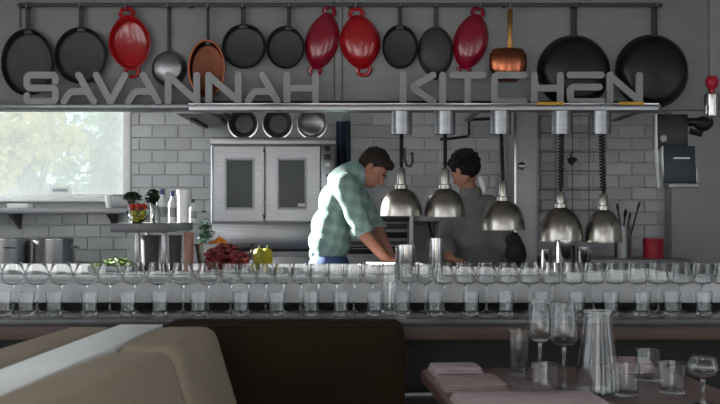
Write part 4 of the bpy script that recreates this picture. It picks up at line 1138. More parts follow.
braiser('broad bright red braiser in the middle of the pans', 360, 41, 20.5, 27.5, -0.13, M['red'], -1)
braiser('dark red braiser hung between the grey skillet and the copper pot', 471.5, 40.5, 17.5, 28.5, 0.24, M['red_dark'], -1)

# copper saucepan seen from the side
c = at(508, 62, PY - 0.04)
kp = thing('copper_saucepan', 'round bottomed copper pot on a brass handle above the letter C', 'pan', (c.x, PY - 0.04, at(0, 80, PY - 0.04).z), 'hanging pans')
u_ = (PY - 0.04) / F
T = Matrix.Translation((c.x, PY - 0.04, at(0, 82, PY - 0.04).z))
H1 = 34 * u_
MB().lathe([(0, 0), (8 * u_, 0.001), (14 * u_, 5 * u_), (18 * u_, 12 * u_), (19 * u_, 20 * u_), (18 * u_, 28 * u_), (14.5 * u_, 33 * u_), (9 * u_, H1), (0, H1 + 0.002)], 36, T @ Matrix.Diagonal((1, 0.4, 1, 1))).build('body', M['copper'], kp)
zt = at(0, 8, PY - 0.04).z
b = MB(); xh = at(510, 0, PY - 0.04).x
b.prism([(xh - 2.8 * u_, at(0, 50, 5.91).z), (xh - 2.2 * u_, at(0, 30, 5.91).z), (xh - 2.9 * u_, at(0, 10, 5.91).z), (xh, zt), (xh + 2.9 * u_, at(0, 10, 5.91).z), (xh + 2.2 * u_, at(0, 30, 5.91).z), (xh + 2.8 * u_, at(0, 50, 5.91).z)], 5.903, 5.917); b.build('handle', M['brass'], kp, bevel=0.003)
MB().tube([(xh, 5.93, rail_z + 0.012), (xh, 5.912, rail_z + 0.008), (xh, 5.9, rail_z - 0.005), (xh, 5.902, zt - 0.004)], 0.0035, 6).build('hook', M['steel_soft'], kp)
# hanging chain at the far left end of the rail
ch = thing('hook_chain', 'short dark chain hanging at the left end of the pan rail', 'chain', at(20.5, 28, 5.91))
for k in range(8):
    z = at(0, 6.5 + k * 2.9, 5.91).z; x = at(20.5, 0, 5.91).x
    pts = []
    for j in range(11):
        a = 2 * PI * j / 10
        dx, dz = 0.007 * math.cos(a), 0.0115 * math.sin(a)
        pts.append((x + (dx if k % 2 else 0), 5.91 + (0 if k % 2 else dx), z + dz))
    MB().tube(pts, 0.0026, 6, caps=False).build('link', M['tub_dark'], ch)

# ------------------------------------------------------------------ order screen on its arm and the red-topped valve at right
EY = 5.45
e = lambda px, py, d=0: at(px, py, EY + d)
ok = thing('order_screen', 'dark order screen on a black arm before the right wall pier', 'screen', e(680, 187))
a, c_ = e(664, 146), e(695, 183)
hb = MB().bb((e(659, 0).x, EY + 0.03, e(0, 148).z), (e(690, 0).x, EY + 0.11, e(0, 113.5).z)).build('upper_housing', M['black'], ok, bevel=0.006)
Mx = Matrix.Translation((e(665, 0).x, EY + 0.03, e(0, 138).z)) @ Matrix.Rotation(PI / 2, 4, 'X')
MB().lathe([(0, 0), (0.02, 0.0005), (0.018, 0.006), (0, 0.008)], 18, Mx).build('round_button', M['steel_soft'], hb)
b = MB(); b.box((0, 0, 0), ((c_.x - a.x), 0.03, a.z - c_.z)); 
for v in b.v: v.rotate(Matrix.Rotation(-0.06, 3, 'X')); v += Vector(((a.x + c_.x) / 2, EY + 0.005, (a.z + c_.z) / 2))
sp_ = b.build('screen_panel', M['screen'], ok, bevel=0.004)
b = MB(); b.bb((e(673, 0).x, EY - 0.0165, e(0, 159).z), (e(689, 0).x, EY - 0.011, e(0, 157.5).z)); b.build('status_line', M['white'], sp_)
b = MB(); b.bb((e(668, 0).x, EY - 0.02, e(0, 188).z), (e(698, 0).x, EY + 0.08, e(0, 183.5).z)); b.build('tray_lip', M['steel_soft'], ok, bevel=0.003)
b = MB(); b.bb((e(695.5, 0).x, EY - 0.01, e(0, 184).z), (e(697.5, 0).x, EY + 0.05, e(0, 166).z)); b.build('side_guard', M['steel'], ok, bevel=0.002)
for (xo, y0, y1) in ((656, 114, 188), (662, 146, 182)):
    ol = []
    for k in range(9):
        f = k / 8; ol.append((xo + 1.2 + 2.8 * f * f, y0 + (y1 - y0) * f))
    inner = [(x_ - 1.9 + 0.9 * abs(2 * i / 8 - 1), y_) for i, (x_, y_) in enumerate(ol)][::-1]
    b = MB(); b.prism([(e(px, 0).x, e(0, py).z) for px, py in ol + inner], EY + 0.0, EY + 0.03); b.build('white_fin', M['white'], ok)
# the arm
MB().tube([e(688, 122, 0.08), e(700, 122.5, 0.08), e(712, 123, 0.08)], 0.024, 12).build('arm', M['black'], ok)
MB().ell(e(703, 124, 0.08), (0.05, 0.04, 0.04), None, 14, 9).build('arm_joint', M['rubber'], ok)
MB().tube([e(690, 131, 0.08), e(700, 134, 0.08), e(702, 126, 0.08)], 0.018, 10).build('arm_brace', M['black'], ok)
vv = thing('fire_valve', 'red topped chrome valve standing on a bracket at the right edge', 'valve', e(712, 116, 0.08))
T = Matrix.Translation(e(712, 116.5, 0.08))
MB().lathe([(0, 0), (0.04, 0), (0.042, 0.01), (0.042, 0.12), (0.034, 0.128), (0, 0.128)], 28, T).build('body', M['chrome'], vv)
MB().lathe([(0, 0.1285), (0.016, 0.1285), (0.016, 0.15), (0.034, 0.17), (0.036, 0.2), (0.022, 0.222), (0, 0.226)], 20, T).build('cap', M['red_plastic'], vv)
MB().tube([e(712, 115.5, 0.11), (e(712, 0).x, BY - 0.0005, e(0, 115).z)], 0.012, 8).build('bracket', M['black'], vv)

# ------------------------------------------------------------------ banquettes
VPX = 0.058
def bq(a, Y, z): return Vector((a + VPX * Y, Y, z))
TZ = 0.905
YA, YB = 1.0, 3.1
def sweep(profile, y0, y1, n=24, bulge=0.0, endr=0.03):
    """profile [(a, z)] closed, swept along the banquette; ends rounded in"""
    b = MB(); ca = sum(p[0] for p in profile) / len(profile); czz = sum(p[1] for p in profile) / len(profile)
    rings = []
    ts = [0, 0.02, 0.05, 0.1] + [0.1 + 0.8 * k / n for k in range(1, n)] + [0.9, 0.95, 0.98, 1.0]
    L = y1 - y0
    vs = []; np_ = len(profile)
    for t in ts:
        Y = y0 + L * t
        d = min(t, 1 - t) * L
        sh = 1.0 if d >= endr else None
        ins = 0 if d >= endr else endr - math.sqrt(max(0, endr ** 2 - (endr - d) ** 2))
        for (a, z) in profile:
            da, dz = ca - a, czz - z; l = math.hypot(da, dz) + 1e-9
            k = ins * 0.9 - bulge * math.sin(PI * t) * 1.0
            vs.append(bq(a + da / l * k, Y, z + dz / l * k))
    fs = []
    for i in range(len(ts) - 1):
        for k in range(np_):
            j = (k + 1) % np_; fs.append([i * np_ + k, i * np_ + j, (i + 1) * np_ + j, (i + 1) * np_ + k])
    fs.append(list(range(np_))[::-1]); fs.append([(len(ts) - 1) * np_ + k for k in range(np_)])
    b.add(vs, fs, True)
    return b
def rounded(poly, r=0.03, n=5):
    out = []
    N = len(poly)
    for i in range(N):
        a, p, c_ = Vector(poly[i - 1]), Vector(poly[i]), Vector(poly[(i + 1) % N])
        d1, d2 = a - p, c_ - p; k = min(r, d1.length * 0.45, d2.length * 0.45)
        s, e_ = p + d1.normalized() * k, p + d2.normalized() * k
        for j in range(n + 1):
            t = j / n; q = s * (1 - t) ** 2 + p * 2 * t * (1 - t) + e_ * t * t; out.append((q.x, q.y))
    return out
a0, a1, a2, a3 = -1.085, -0.925, -0.79, -0.625
bt = thing('tan_banquette', 'tan upholstered banquette with a pale ledge along its back, at left', 'banquette', bq(-0.7, 2.2, 0))
prof = rounded([(a2 + 0.002, TZ - 0.004), (a3, TZ - 0.004), (-0.505, 0.5), (a2 + 0.002, 0.5)], 0.035)
# two back cushions, end to end
sweep(prof, YA, 2.56, 30, bulge=0.012, endr=0.05).build('back_cushion', M['tan'], bt)
sweep(prof, 2.565, YB, 16, bulge=0.008, endr=0.05).build('back_cushion', M['tan'], bt)
sweep(rounded([(-0.80, 0.46), (-0.16, 0.46), (-0.16, 0.34), (-0.80, 0.34)], 0.04), YA, YB - 0.12, 24, endr=0.05).build('seat_cushion', M['tan'], bt)
b = MB(); b.add([bq(-0.80, YA, 0.0), bq(-0.2, YA, 0.0), bq(-0.2, YB - 0.12, 0.0), bq(-0.80, YB - 0.12, 0.0), bq(-0.80, YA, 0.339), bq(-0.2, YA, 0.339), bq(-0.2, YB - 0.12, 0.339), bq(-0.80, YB - 0.12, 0.339)], [[0,3,2,1],[4,5,6,7],[0,1,5,4],[1,2,6,5],[2,3,7,6],[3,0,4,7]]); b.build('base', M['void'], bt)
# ledge between the two backs
b = MB(); zl0 = TZ - 0.02
b.add([bq(a1, YA, 0.0), bq(a2, YA, 0.0), bq(a2, YB, 0.0), bq(a1, YB, 0.0), bq(a1, YA, TZ), bq(a2, YA, TZ), bq(a2, YB, TZ), bq(a1, YB, TZ)], [[0,3,2,1],[4,5,6,7],[0,1,5,4],[1,2,6,5],[2,3,7,6],[3,0,4,7]])
b.build('ledge_cap', M['laminate'], bt, bevel=0.003)
bl = thing('tan_banquette', 'tan banquette back to back with the other, beyond the pale ledge', 'banquette', bq(-1.1, 2.2, 0))
sweep(rounded([(a0, TZ - 0.004), (a1 - 0.002, TZ - 0.004), (a1 - 0.002, 0.5), (a0 - 0.1, 0.5)], 0.035), YA, YB, 30, bulge=0.006, endr=0.04).build('back_cushion', M['tan'], bl)
sweep(rounded([(-1.55, 0.46), (a1 - 0.004, 0.46), (a1 - 0.004, 0.34), (-1.55, 0.34)], 0.04), YA, YB, 24, endr=0.05).build('seat_cushion', M['tan'], bl)
b = MB(); b.add([bq(-1.5, YA, 0.0), bq(a1 - 0.004, YA, 0.0), bq(a1 - 0.004, YB, 0.0), bq(-1.5, YB, 0.0), bq(-1.5, YA, 0.339), bq(a1 - 0.004, YA, 0.339), bq(a1 - 0.004, YB, 0.339), bq(-1.5, YB, 0.339)], [[0,3,2,1],[4,5,6,7],[0,1,5,4],[1,2,6,5],[2,3,7,6],[3,0,4,7]]); b.build('base', M['void'], bl)
# brown booth back, square to the counter
Yb0, Yb1 = 3.12, 3.24
xb0, xb1 = -0.62, at(405, 0, Yb0).x
ztp = at(0, 322.5, Yb0).z
bb_ = thing('brown_booth', 'dark brown upholstered booth back facing the dining room', 'booth', ((xb0 + xb1) / 2, 3.2, 0))
ol = rounded([(xb0, 0.3), (xb1, 0.3), (xb1, ztp), (xb0, ztp)], 0.045, 6)
b = MB(); b.prism(ol, Yb0, Yb1); b.build('back_cushion', M['brown'], bb_, bevel=0.012, seg=3)
b = MB(); b.bb((xb0 + 0.02, Yb0 + 0.01, 0.0), (xb1 - 0.02, Yb1 - 0.01, 0.3)); b.build('base', M['void'], bb_)
b = MB(); b.tube([(xb0 + 0.05, Yb0 - 0.001, ztp - 0.012), (xb1 - 0.05, Yb0 - 0.001, ztp - 0.012), (xb1 - 0.02, Yb0 - 0.001, ztp - 0.022), (xb1 - 0.011, Yb0 - 0.001, ztp - 0.05), (xb1 - 0.011, Yb0 - 0.001, 0.32)], 0.003, 6); b.build('piping', M['brown'], bb_)

# ------------------------------------------------------------------ dining table in front at right
TT = 0.80
tb = thing('dining_table', 'square dining table laid with glasses at lower right', 'table', (0.55, 2.45, 0))
rotT = Matrix.Rotation(0.075, 4, 'Z')
xl, xr_, yn, yf = -0.345, 0.375, -0.55, 0.47
ol = rounded([(xl, yn), (xr_, yn), (xr_, yf), (xl, yf)], 0.05, 6)
TO = Matrix.Translation((0.55, 2.45, 0)) @ rotT
b = MB(); n = len(ol)
vs = [TO @ Vector((x, y, TT - 0.03)) for x, y in ol] + [TO @ Vector((x, y, TT)) for x, y in ol]
b.add(vs, [list(range(n))[::-1], [n + k for k in range(n)]] + [[k, (k + 1) % n, n + (k + 1) % n, n + k] for k in range(n)])
b.build('tabletop', M['table_wood'], tb, bevel=0.004)
b = MB(); b.tube([(0.55, 2.45, 0.03), (0.55, 2.45, TT - 0.031)], 0.045, 16); b.build('pedestal', M['black'], tb)
b = MB(); b.lathe([(0, 0), (0.26, 0), (0.25, 0.012), (0.06, 0.03), (0, 0.03)], 28, Matrix.Translation((0.55, 2.45, 0))); b.build('foot_plate', M['black'], tb)
def tl(x, y, z=TT): return TO @ Vector((x, y, z))
def napkin(label, x0, x1, y0, y1, h, m, layers=3):
    c = tl((x0 + x1) / 2, (y0 + y1) / 2)
    t = thing('table_napkin', label, 'napkin', c, 'folded napkins on the dining table')
    for k in range(layers):
        hh = h / layers
        q = rounded([(x0 + 0.003 * k, y0 + 0.004 * k), (x1 - 0.003 * k, y0 + 0.004 * k), (x1 - 0.003 * k, y1 - 0.002 * k), (x0 + 0.003 * k, y1 - 0.002 * k)], 0.018, 4)
        nn = len(q); b = MB()
        vs = [tl(x, y, TT + 0.0004 + hh * k) for x, y in q] + [tl(x, y, TT + hh * (k + 1)) for x, y in q]
        b.add(vs, [list(range(nn))[::-1], [nn + j for j in range(nn)]] + [[j, (j + 1) % nn, nn + (j + 1) % nn, nn + j] for j in range(nn)])
        b.build('fold', m, t, bevel=hh * 0.35)
napkin('mauve folded napkin at the far left corner of the dining table', xl + 0.02, xl + 0.165, yf - 0.15, yf - 0.015, 0.02, M['cloth_pale'])
napkin('mauve folded napkin at the near left of the dining table', xl + 0.01, xl + 0.18, yf - 0.40, yf - 0.2, 0.018, M['cloth_pink'])
napkin('pale mauve napkin lying long across the middle of the dining table', xl + 0.008, xl + 0.36, yf - 0.72, yf - 0.47, 0.016, M['cloth_pale'])
napkin('tall folded mauve napkin at the far right corner of the dining table', xr_ - 0.17, xr_ - 0.06, yf - 0.14, yf - 0.015, 0.032, M['cloth_pink'], 4)

def tbl(px, Y): return (at(px, 0, Y).x, Y, TT)
def top_h(py, Y): return at(0, py, Y).z - TT
wine_glass('wine_glass', 'tall wine glass on the dining table, left of the pair', 'glass', tbl(540, 2.70), top_h(300, 2.70), 0.026, 0.034, 0.10, 0.135, 0.036, 'wine glasses on the dining table')
wine_glass('wine_glass', 'tall wine glass on the dining table before the glass carafe', 'glass', tbl(564, 2.58), top_h(302, 2.58), 0.031, 0.038, 0.105, 0.135, 0.038, 'wine glasses on the dining table')
o = link('water_tumbler', tumbler_mesh(0.027, 0.03, top_h(330, 2.78)), M['glass']); o.location = tbl(519, 2.78); tag(o, 'straight water tumbler at the left of the dining table glasses', 'glass')
cf = thing('glass_carafe', 'tall flared glass carafe on the dining table', 'carafe', tbl(598, 2.48))
h = top_h(312, 2.48); T = Matrix.Translation(cf.location)
MB().lathe([(0, 0), (0.052, 0), (0.056, 0.006), (0.05, h * 0.4), (0.036, h * 0.8), (0.035, h), (0.0335, h), (0.0345, h * 0.8), (0.0478, h * 0.4), (0.053, 0.012), (0, 0.012)], 96, T).build('body', M['glass'], cf)
MB().lathe([(0.0336, h), (0.0362, h), (0.0365, h + 0.003), (0.0336, h + 0.003), (0.0336, h)], 32, T).build('lip', M['glass'], cf)
for (px, Y, h, lb) in ((648, 2.66, 0.085, 'short water tumbler at the far right of the dining table'), (626, 2.44, 0.08, 'short water tumbler just right of the carafe'), (545, 2.42, 0.085, 'short water tumbler at the near middle of the dining table'), (672, 2.47, 0.08, 'short water tumbler between the carafe and the right table edge')):
    o = link('water_tumbler', tumbler_mesh(0.029, 0.034, h), M['glass']); o.location = tbl(px, Y); tag(o, lb, 'glass')
o = wine_glass('wine_glass', 'wine glass nearest the camera at the lower right edge', 'glass', tbl(703, 2.35), top_h(356, 2.35), 0.027, 0.036, 0.06, 0.085, 0.034, 'wine glasses on the dining table')

# ------------------------------------------------------------------ people
def grown(b, name, m, parent, voxel, smooth=4, wrinkle=0.0, wscale=14.0, trim=None):
    """one continuous skin over overlapping shapes"""
    org = wpos(parent)
    me = bpy.data.meshes.new(name + '_src')
    me.from_pydata([v - org for v in b.v], [], b.f)
    o = bpy.data.objects.new(name, me); C.objects.link(o)
    r = o.modifiers.new('r', 'REMESH'); r.mode = 'VOXEL'; r.voxel_size = voxel
    s = o.modifiers.new('s', 'SMOOTH'); s.factor = 0.5; s.iterations = smooth
    dg = bpy.context.evaluated_depsgraph_get()
    new = bpy.data.meshes.new_from_object(o.evaluated_get(dg))
    o.modifiers.clear(); o.data = new; new.name = name
    bpy.data.meshes.remove(me)
    if wrinkle:
        ns = [v.normal.copy() for v in new.vertices]
        for v, nn in zip(new.vertices, ns):
            p = v.co * wscale
            k = noise.noise(Vector((p.x * 1.4, p.y, p.z * 0.6))) + 0.5 * noise.noise(p * 2.3)
            v.co += nn * k * wrinkle
    new.materials.clear(); new.materials.append(m)
    new.polygons.foreach_set('use_smooth', [True] * len(new.polygons))
    new.update()
    o.parent = parent
    return o

def head_shapes(b, c, f, u, sc=1.0):
    f = Vector(f).normalized(); u = Vector(u); u = (u - f * u.dot(f)).normalized(); s = f.cross(u)
    R = Matrix((s, f, u)).transposed()
    P = lambda x, y, z: Vector(c) + (s * x + f * y + u * z) * sc
    E = lambda x, y, z, r: b.ell(P(x, y, z), [q * sc for q in r], R, 20, 14)
    E(0, -0.012, 0.028, (0.074, 0.092, 0.088))         # skull
    E(0, 0.025, -0.035, (0.06, 0.062, 0.075))          # face
    E(0, 0.045, -0.085, (0.038, 0.036, 0.028))         # chin
    E(0.036, 0.0, -0.06, (0.024, 0.045, 0.035)); E(-0.036, 0.0, -0.06, (0.024, 0.045, 0.035))   # jaw
    E(0, 0.082, 0.012, (0.05, 0.014, 0.012))           # brow
    b.cap(P(0, 0.083, 0.0), P(0, 0.104, -0.034), 0.010 * sc, 0.015 * sc)    # nose
    E(0.012, 0.09, -0.038, (0.009, 0.01, 0.008)); E(-0.012, 0.09, -0.038, (0.009, 0.01, 0.008))
    E(0, 0.078, -0.062, (0.025, 0.012, 0.007)); E(0, 0.077, -0.073, (0.022, 0.012, 0.007))   # lips
    for k in (1, -1):
        E(k * 0.033, 0.066, -0.03, (0.02, 0.018, 0.018))                     # cheek
        b.ell(P(k * 0.077, -0.008, -0.012), (0.009 * sc, 0.02 * sc, 0.032 * sc), R, 12, 8)   # ear
    return P, R
def eyes(P, parent, sc=1.0):
    white = M['eye_white']
    for k in (1, -1):
        e_ = MB().ell(P(k * 0.031, 0.077, -0.006), (0.0115 * sc,) * 3, None, 12, 8).build('eye', white, parent)
        MB().ell(P(k * 0.031, 0.0855, -0.007), (0.005 * sc,) * 3, None, 10, 6).build('iris', M['hair_brown'], e_)
def hand(b, wrist, d, up, side_thumb, curl=0.5, sc=1.0):
    """palm with five separate bent fingers; d along the hand, up the back of the hand"""
    d = Vector(d).normalized(); up = Vector(up); up = (up - d * up.dot(d)).normalized(); s = d.cross(up) * side_thumb
    W = Vector(wrist)
    Q = Matrix((s, d, up)).transposed()
    b.ell(W + d * 0.05, (0.041 * sc, 0.052 * sc, 0.017 * sc), Q, 16, 10)
    b.cap(W, W + d * 0.03, 0.024 * sc, 0.024 * sc)
    for i, (off, L) in enumerate(((0.030, 0.072), (0.010, 0.08), (-0.0105, 0.074), (-0.030, 0.058))):
        p = W + d * (0.086 - 0.006 * abs(i - 1)) * sc + s * off * sc
        dd = (d + s * off * 3.0).normalized(); a = curl * (0.25 + 0.1 * i)
        pts = [p]; 
        for sg in (0.45, 0.32, 0.23):
            dd = (dd * math.cos(a) - up * math.sin(a)).normalized(); pts.append(pts[-1] + dd * L * sg * sc); a = curl * 0.5
        b.chain(pts, [0.0092 * sc, 0.0085 * sc, 0.0078 * sc, 0.0068 * sc])
    p = W + d * 0.025 + s * 0.034 * sc
    dd = (d * 0.75 + s * 0.65 - up * 0.25).normalized()
    b.chain([W + d * 0.018 + s * 0.018, p + dd * 0.02, p + dd * 0.046, p + (dd + d * 0.4).normalized() * 0.07], [0.016 * sc, 0.0125 * sc, 0.0098 * sc, 0.008 * sc])

def legs(bd, tr, hipL, hipR, floor_dir, trousers=True):
    for hp in (hipL, hipR):
        kn = Vector((hp.x + 0.03, hp.y, 0.5)); an = Vector((hp.x - 0.01, hp.y, 0.09))
        bd.chain([hp, kn, an], [0.085, 0.056, 0.04])
        bd.chain([an + Vector((-0.02, 0, -0.05)), an + Vector(floor_dir) * 0.09 + Vector((0, 0, -0.055)), an + Vector(floor_dir) * 0.15 + Vector((0, 0, -0.065))], [0.038, 0.034, 0.025])
        if trousers: tr.chain([hp + Vector((0, 0, 0.02)), kn, Vector((an.x, an.y, 0.1))], [0.105, 0.076, 0.062])

# --- the cook in the plaid shirt
MY = 6.17
m = lambda px, py, d=0.0: at(px, py, MY + d)
man = thing('person', 'person in a pale plaid shirt and blue jeans bending over the counter', 'person', (m(331, 0).x, MY, 0))
bd = MB(); sh_ = MB(); tr_ = MB()
pel, wai, che, nek = m(329, 266), m(331, 240), m(338, 206), m(350, 176)
spine = [pel, wai, che, m(346, 184)]
rad = [(0.11, 0.16, 0.12), (0.1, 0.145, 0.12), (0.11, 0.165, 0.12), (0.075, 0.14, 0.055)]
for (p, (rx_, ry_, rz2)) in zip(spine, rad):
    bd.ell(p, (rx_, ry_, rz2), Matrix.Rotation(0.25, 3, 'Y'), 20, 12)
bd.chain([pel, wai, che, nek], [0.11, 0.1, 0.11, 0.065])
hc = m(373.5, 168.5)
fdir, udir = (0.70, -0.22, -0.70), (0.7, 0.0, 0.7)
bd.chain([m(348, 180), m(357, 174), hc + Vector((-0.035, 0, -0.02))], [0.068, 0.056, 0.055])
Ph, Rh = head_shapes(bd, hc, fdir, udir, 0.98)
rs_, re_, rw_ = m(345, 186, -0.165), m(361, 231, -0.215), m(386, 259, -0.29)
ls_, le_, lw_ = m(351, 186, 0.165), m(377, 229, 0.16), at(392, 260, 5.90)
bd.chain([m(346, 183, -0.06), rs_, re_, rw_], [0.07, 0.058, 0.043, 0.028])
bd.chain([m(348, 183, 0.06), ls_, le_, lw_], [0.07, 0.058, 0.043, 0.028])
hand(bd, rw_, (0.85, -0.2, -0.1), (0.35, -0.3, 0.9), -1, 0.8)
hand(bd, lw_, (0.85, -0.35, -0.08), (0.35, 0.2, 0.9), 1, 0.8)
hl_, hr_ = pel + Vector((0.0, 0.09, -0.06)), pel + Vector((0.0, -0.09, -0.06))
legs(bd, tr_, hl_, hr_, (1, 0, 0))
tr_.ell(pel + Vector((0, 0, 0.0)), (0.128, 0.178, 0.11), None, 20, 12)
body = grown(bd, 'body', M['skin'], man, 0.0055, 3)
# shirt, hanging loose at the back and rolled at the elbow
sh_.ell(m(343.5, 183), (0.105, 0.185, 0.075), Matrix.Rotation(0.5, 3, 'Y'), 22, 14)
sh_.ell(m(338.5, 202), (0.128, 0.2, 0.13), Matrix.Rotation(0.35, 3, 'Y'), 22, 14)
sh_.ell(m(333, 226), (0.135, 0.19, 0.14), Matrix.Rotation(0.25, 3, 'Y'), 22, 14)
sh_.ell(m(329.5, 243), (0.137, 0.19, 0.1), Matrix.Rotation(0.2, 3, 'Y'), 22, 14)
sh_.chain([m(328, 248), m(316, 254)], [0.1, 0.05])
sh_.chain([m(330, 246, 0.07), m(326, 250, 0.08)], [0.1, 0.08]); sh_.chain([m(330, 246, -0.07), m(327, 250, -0.08)], [0.1, 0.08])
sh_.chain([m(343, 181), m(350, 176.5), m(357, 173)], [0.095, 0.09, 0.076])
sh_.chain([m(343, 184, -0.07), m(345, 186, -0.165), m(360.5, 229, -0.213)], [0.085, 0.078, 0.062])
sh_.chain([m(348, 184, 0.07), m(351, 186, 0.165), m(375.5, 226, 0.16)], [0.085, 0.078, 0.062])
shirt = grown(sh_, 'shirt', M['plaid'], man, 0.008, 8, wrinkle=0.005, wscale=8)
# rolled cuffs and collar
for (a, e_) in ((m(345, 186, -0.165), m(361, 230.5, -0.215)), (m(351, 186, 0.165), m(376.3, 228, 0.16))):
    d = (e_ - a).normalized(); Mx = Matrix.Translation(e_ + d * 0.012) @ d.to_track_quat('Z', 'Y').to_matrix().to_4x4()
    MB().lathe([(0.05, -0.03), (0.066, -0.03), (0.068, 0.0), (0.064, 0.014), (0.05, 0.014), (0.048, 0.0), (0.05, -0.03)], 24, Mx).build('cuff', M['plaid'], shirt)
cn = m(359.5, 171.5); d = (m(366, 168.5) - m(353, 176)).normalized()
Mx = Matrix.Translation(cn) @ d.to_track_quat('Z', 'Y').to_matrix().to_4x4()
MB().lathe([(0.072, -0.028), (0.086, -0.026), (0.078, 0.012), (0.07, 0.02), (0.064, 0.012), (0.066, -0.02), (0.072, -0.028)], 28, Mx).build('collar', M['plaid'], shirt)
grown(tr_, 'jeans', M['jeans'], man, 0.012, 4, wrinkle=0.004)
# hair
def hair(P, R, parent, m_, sc, seed, curl, voxel=0.006, back=0.0):
    b = MB(); rnd = random.Random(seed)
    b.ell(P(0, -0.02, 0.047), (0.081 * sc, 0.095 * sc, 0.083 * sc), R, 22, 14)
    b.ell(P(0, -0.045, 0.012), (0.078 * sc, 0.072 * sc, 0.075 * sc), R, 22, 14)
    b.ell(P(0, 0.055, 0.085), (0.055 * sc, 0.04 * sc, 0.03 * sc), R, 16, 10)
    for k in (1, -1): b.ell(P(k * 0.068, -0.01, 0.025), (0.015 * sc, 0.03 * sc, 0.04 * sc), R, 12, 8)
    for i in range(110):
        th = rnd.uniform(0, 2 * PI); ph = rnd.uniform(0.0, 1.75)
        dx, dy, dz = math.sin(ph) * math.cos(th), math.sin(ph) * math.sin(th), math.cos(ph)
        if dy > 0.35 and dz < 0.55: continue
        q = P(dx * 0.078, -0.022 + dy * 0.092, 0.04 + dz * 0.083)
        r = rnd.uniform(0.010, 0.017) * (1 + curl)
        b.ell(q, (r, r * 0.8, r * 0.7), Matrix.Rotation(rnd.uniform(0, 3), 3, 'X') @ Matrix.Rotation(rnd.uniform(0, 3), 3, 'Z'), 8, 6)
    return grown(b, 'hair', m_, parent, voxel, 2, wrinkle=0.003, wscale=60)
hair(Ph, Rh, man, M['hair_brown'], 0.98, 3, 0.0)
eyes(Ph, man, 0.98)
for k in (1, -1): MB().tube([Ph(k * 0.05, 0.081, 0.012), Ph(k * 0.032, 0.0945, 0.018), Ph(k * 0.014, 0.094, 0.013)], [0.003, 0.0045, 0.003], 6).build('eyebrow', M['hair_brown'], man)

# board under his hands
cbd = thing('cutting_board', 'pale cutting board under the hands of the plaid shirted cook', 'board', (at(392, 0, 5.83).x, 5.8, PZ))
b = MB(); b.bb((at(366, 0, 5.83).x, 5.62, PZ + 0.0005), (at(420, 0, 5.83).x, 5.915, PZ + 0.0125)); b.build('board', M['white'], cbd, bevel=0.003)
b = MB(); b.bb((at(366, 0, 5.83).x - 0.0125, 5.72, PZ + 0.0005), (at(366, 0, 5.83).x - 0.0003, 5.82, PZ + 0.0125)); b.build('grip', M['black'], cbd)

# --- the cook in the grey jacket, turned away
WY2 = 6.45
q2 = lambda px, py, d=0.0: at(px, py, WY2 + d)
lad = thing('person', 'person with dark curly hair in a grey cook jacket, turned away behind the lamps', 'person', (q2(476, 0).x, WY2, 0))
bd = MB(); jk = MB(); tr_ = MB()
pel, wai, che, nek = q2(478, 270), q2(477, 246), q2(475, 218), q2(470, 192)
for p, r in ((pel, (0.16, 0.115, 0.11)), (wai, (0.145, 0.1, 0.12)), (che, (0.17, 0.115, 0.13)), (q2(474, 206), (0.13, 0.085, 0.075))): bd.ell(p, r, None, 20, 12)
bd.chain([pel, wai, che, nek], [0.11, 0.1, 0.1, 0.055])
hc = q2(464.5, 170.5)
f2, u2 = (-0.62, 0.62, -0.42), (-0.2, 0.2, 1)
bd.chain([nek, hc + Vector((0.0, -0.0, -0.05))], [0.056, 0.055])
Ph, Rh = head_shapes(bd, hc, f2, u2, 0.98)
s1, e1, w1 = q2(454, 209, 0.02), q2(444, 243, -0.05), at(450, 259, 5.84)
s2, e2, w2 = q2(497, 210, -0.04), q2(503, 246, -0.1), q2(486, 262, 0.2)
bd.chain([q2(462, 204), s1, e1, w1], [0.06, 0.054, 0.041, 0.027]); bd.chain([q2(486, 204), s2, e2, w2], [0.06, 0.054, 0.041, 0.027])
hand(bd, w1, (0.5, -0.7, -0.08), (0.2, -0.1, 0.95), -1, 0.8)
hand(bd, w2, (-0.6, 0.6, -0.3), (0.0, 0.1, 0.95), 1, 0.8)
legs(bd, tr_, pel + Vector((0.09, 0, -0.06)), pel + Vector((-0.09, 0, -0.06)), (-0.4, 0.8, 0))
grown(bd, 'body', M['skin'], lad, 0.0055, 3)
for p, r in ((q2(474.5, 205), (0.135, 0.1, 0.075)), (q2(475, 220), (0.165, 0.13, 0.12)), (q2(476, 240), (0.175, 0.128, 0.13)), (q2(477, 262), (0.185, 0.135, 0.13)), (q2(478, 282), (0.19, 0.14, 0.11))): jk.ell(p, r, None, 22, 14)
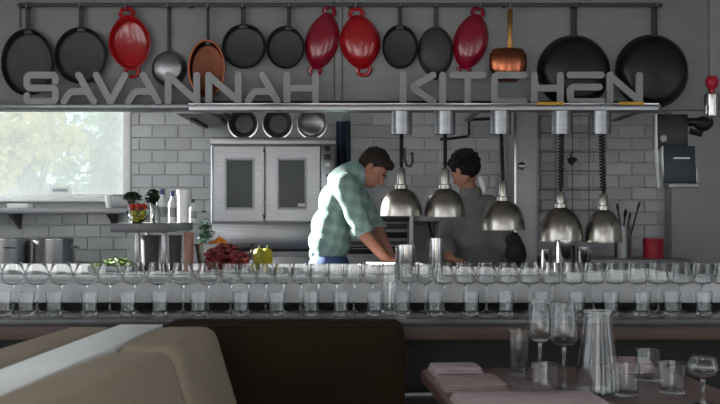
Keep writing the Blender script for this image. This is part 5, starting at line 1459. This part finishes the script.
jk.chain([q2(464, 206), s1, e1, w1 + (e1 - w1) * 0.25], [0.07, 0.074, 0.062, 0.05]); jk.chain([q2(486, 205), s2, e2, w2 + (e2 - w2) * 0.25], [0.07, 0.074, 0.062, 0.05])
jk.chain([q2(471, 200), q2(470, 194)], [0.085, 0.068])
jacket = grown(jk, 'cook_jacket', M['grey_cloth'], lad, 0.008, 5, wrinkle=0.007, wscale=11)
d = (hc - nek).normalized(); Mx = Matrix.Translation(q2(470, 190.5)) @ Vector((-0.1, 0.05, 1)).to_track_quat('Z', 'Y').to_matrix().to_4x4()
MB().lathe([(0.066, -0.035), (0.076, -0.035), (0.07, 0.012), (0.064, 0.014), (0.062, -0.02), (0.066, -0.035)], 28, Mx).build('collar', M['grey_cloth'], jacket)
tr_.ell(pel, (0.17, 0.125, 0.11), None, 18, 12)
grown(tr_, 'trousers', M['dark_cloth'], lad, 0.012, 4, wrinkle=0.003)
hair(Ph, Rh, lad, M['hair_black'], 1.06, 9, 0.75)
eyes(Ph, lad, 0.98)
# white cloth over the right shoulder
ct_ = thing('white_towel', 'small white towel on the neck side of the grey jacketed cook', 'towel', q2(482, 184, -0.06))
b = MB(); b.chain([q2(480.5, 178, -0.06), q2(482.5, 184, -0.075), q2(484.5, 191, -0.085)], [0.016, 0.02, 0.013]); o = b.build('cloth', M['paper'], ct_)
# dark bundle added in place of that cook's dark clothing
dk = thing('dark_bundle', 'dark cloth sack standing in for clothing at the right of the grey jacketed cook', 'bundle', (at(515, 0, 5.8).x, 5.8, PZ))
b = MB(); b.ell(at(516, 253, 5.8), (0.064, 0.055, at(0, 253, 5.8).z - PZ + 0.012), None, 18, 12); b.ell(at(513.5, 241, 5.8), (0.05, 0.045, 0.042), None, 16, 10)
for v in b.v: v.z = max(v.z, PZ + 0.0005)
o = grown(b, 'bundle', M['dark_cloth'], dk, 0.008, 4, wrinkle=0.005, wscale=25)
MB().tube([at(511, 236, 5.8), at(513, 233, 5.79), at(517, 234, 5.79), at(517.5, 237, 5.8)], 0.008, 8).build('tie', M['dark_cloth'], dk)
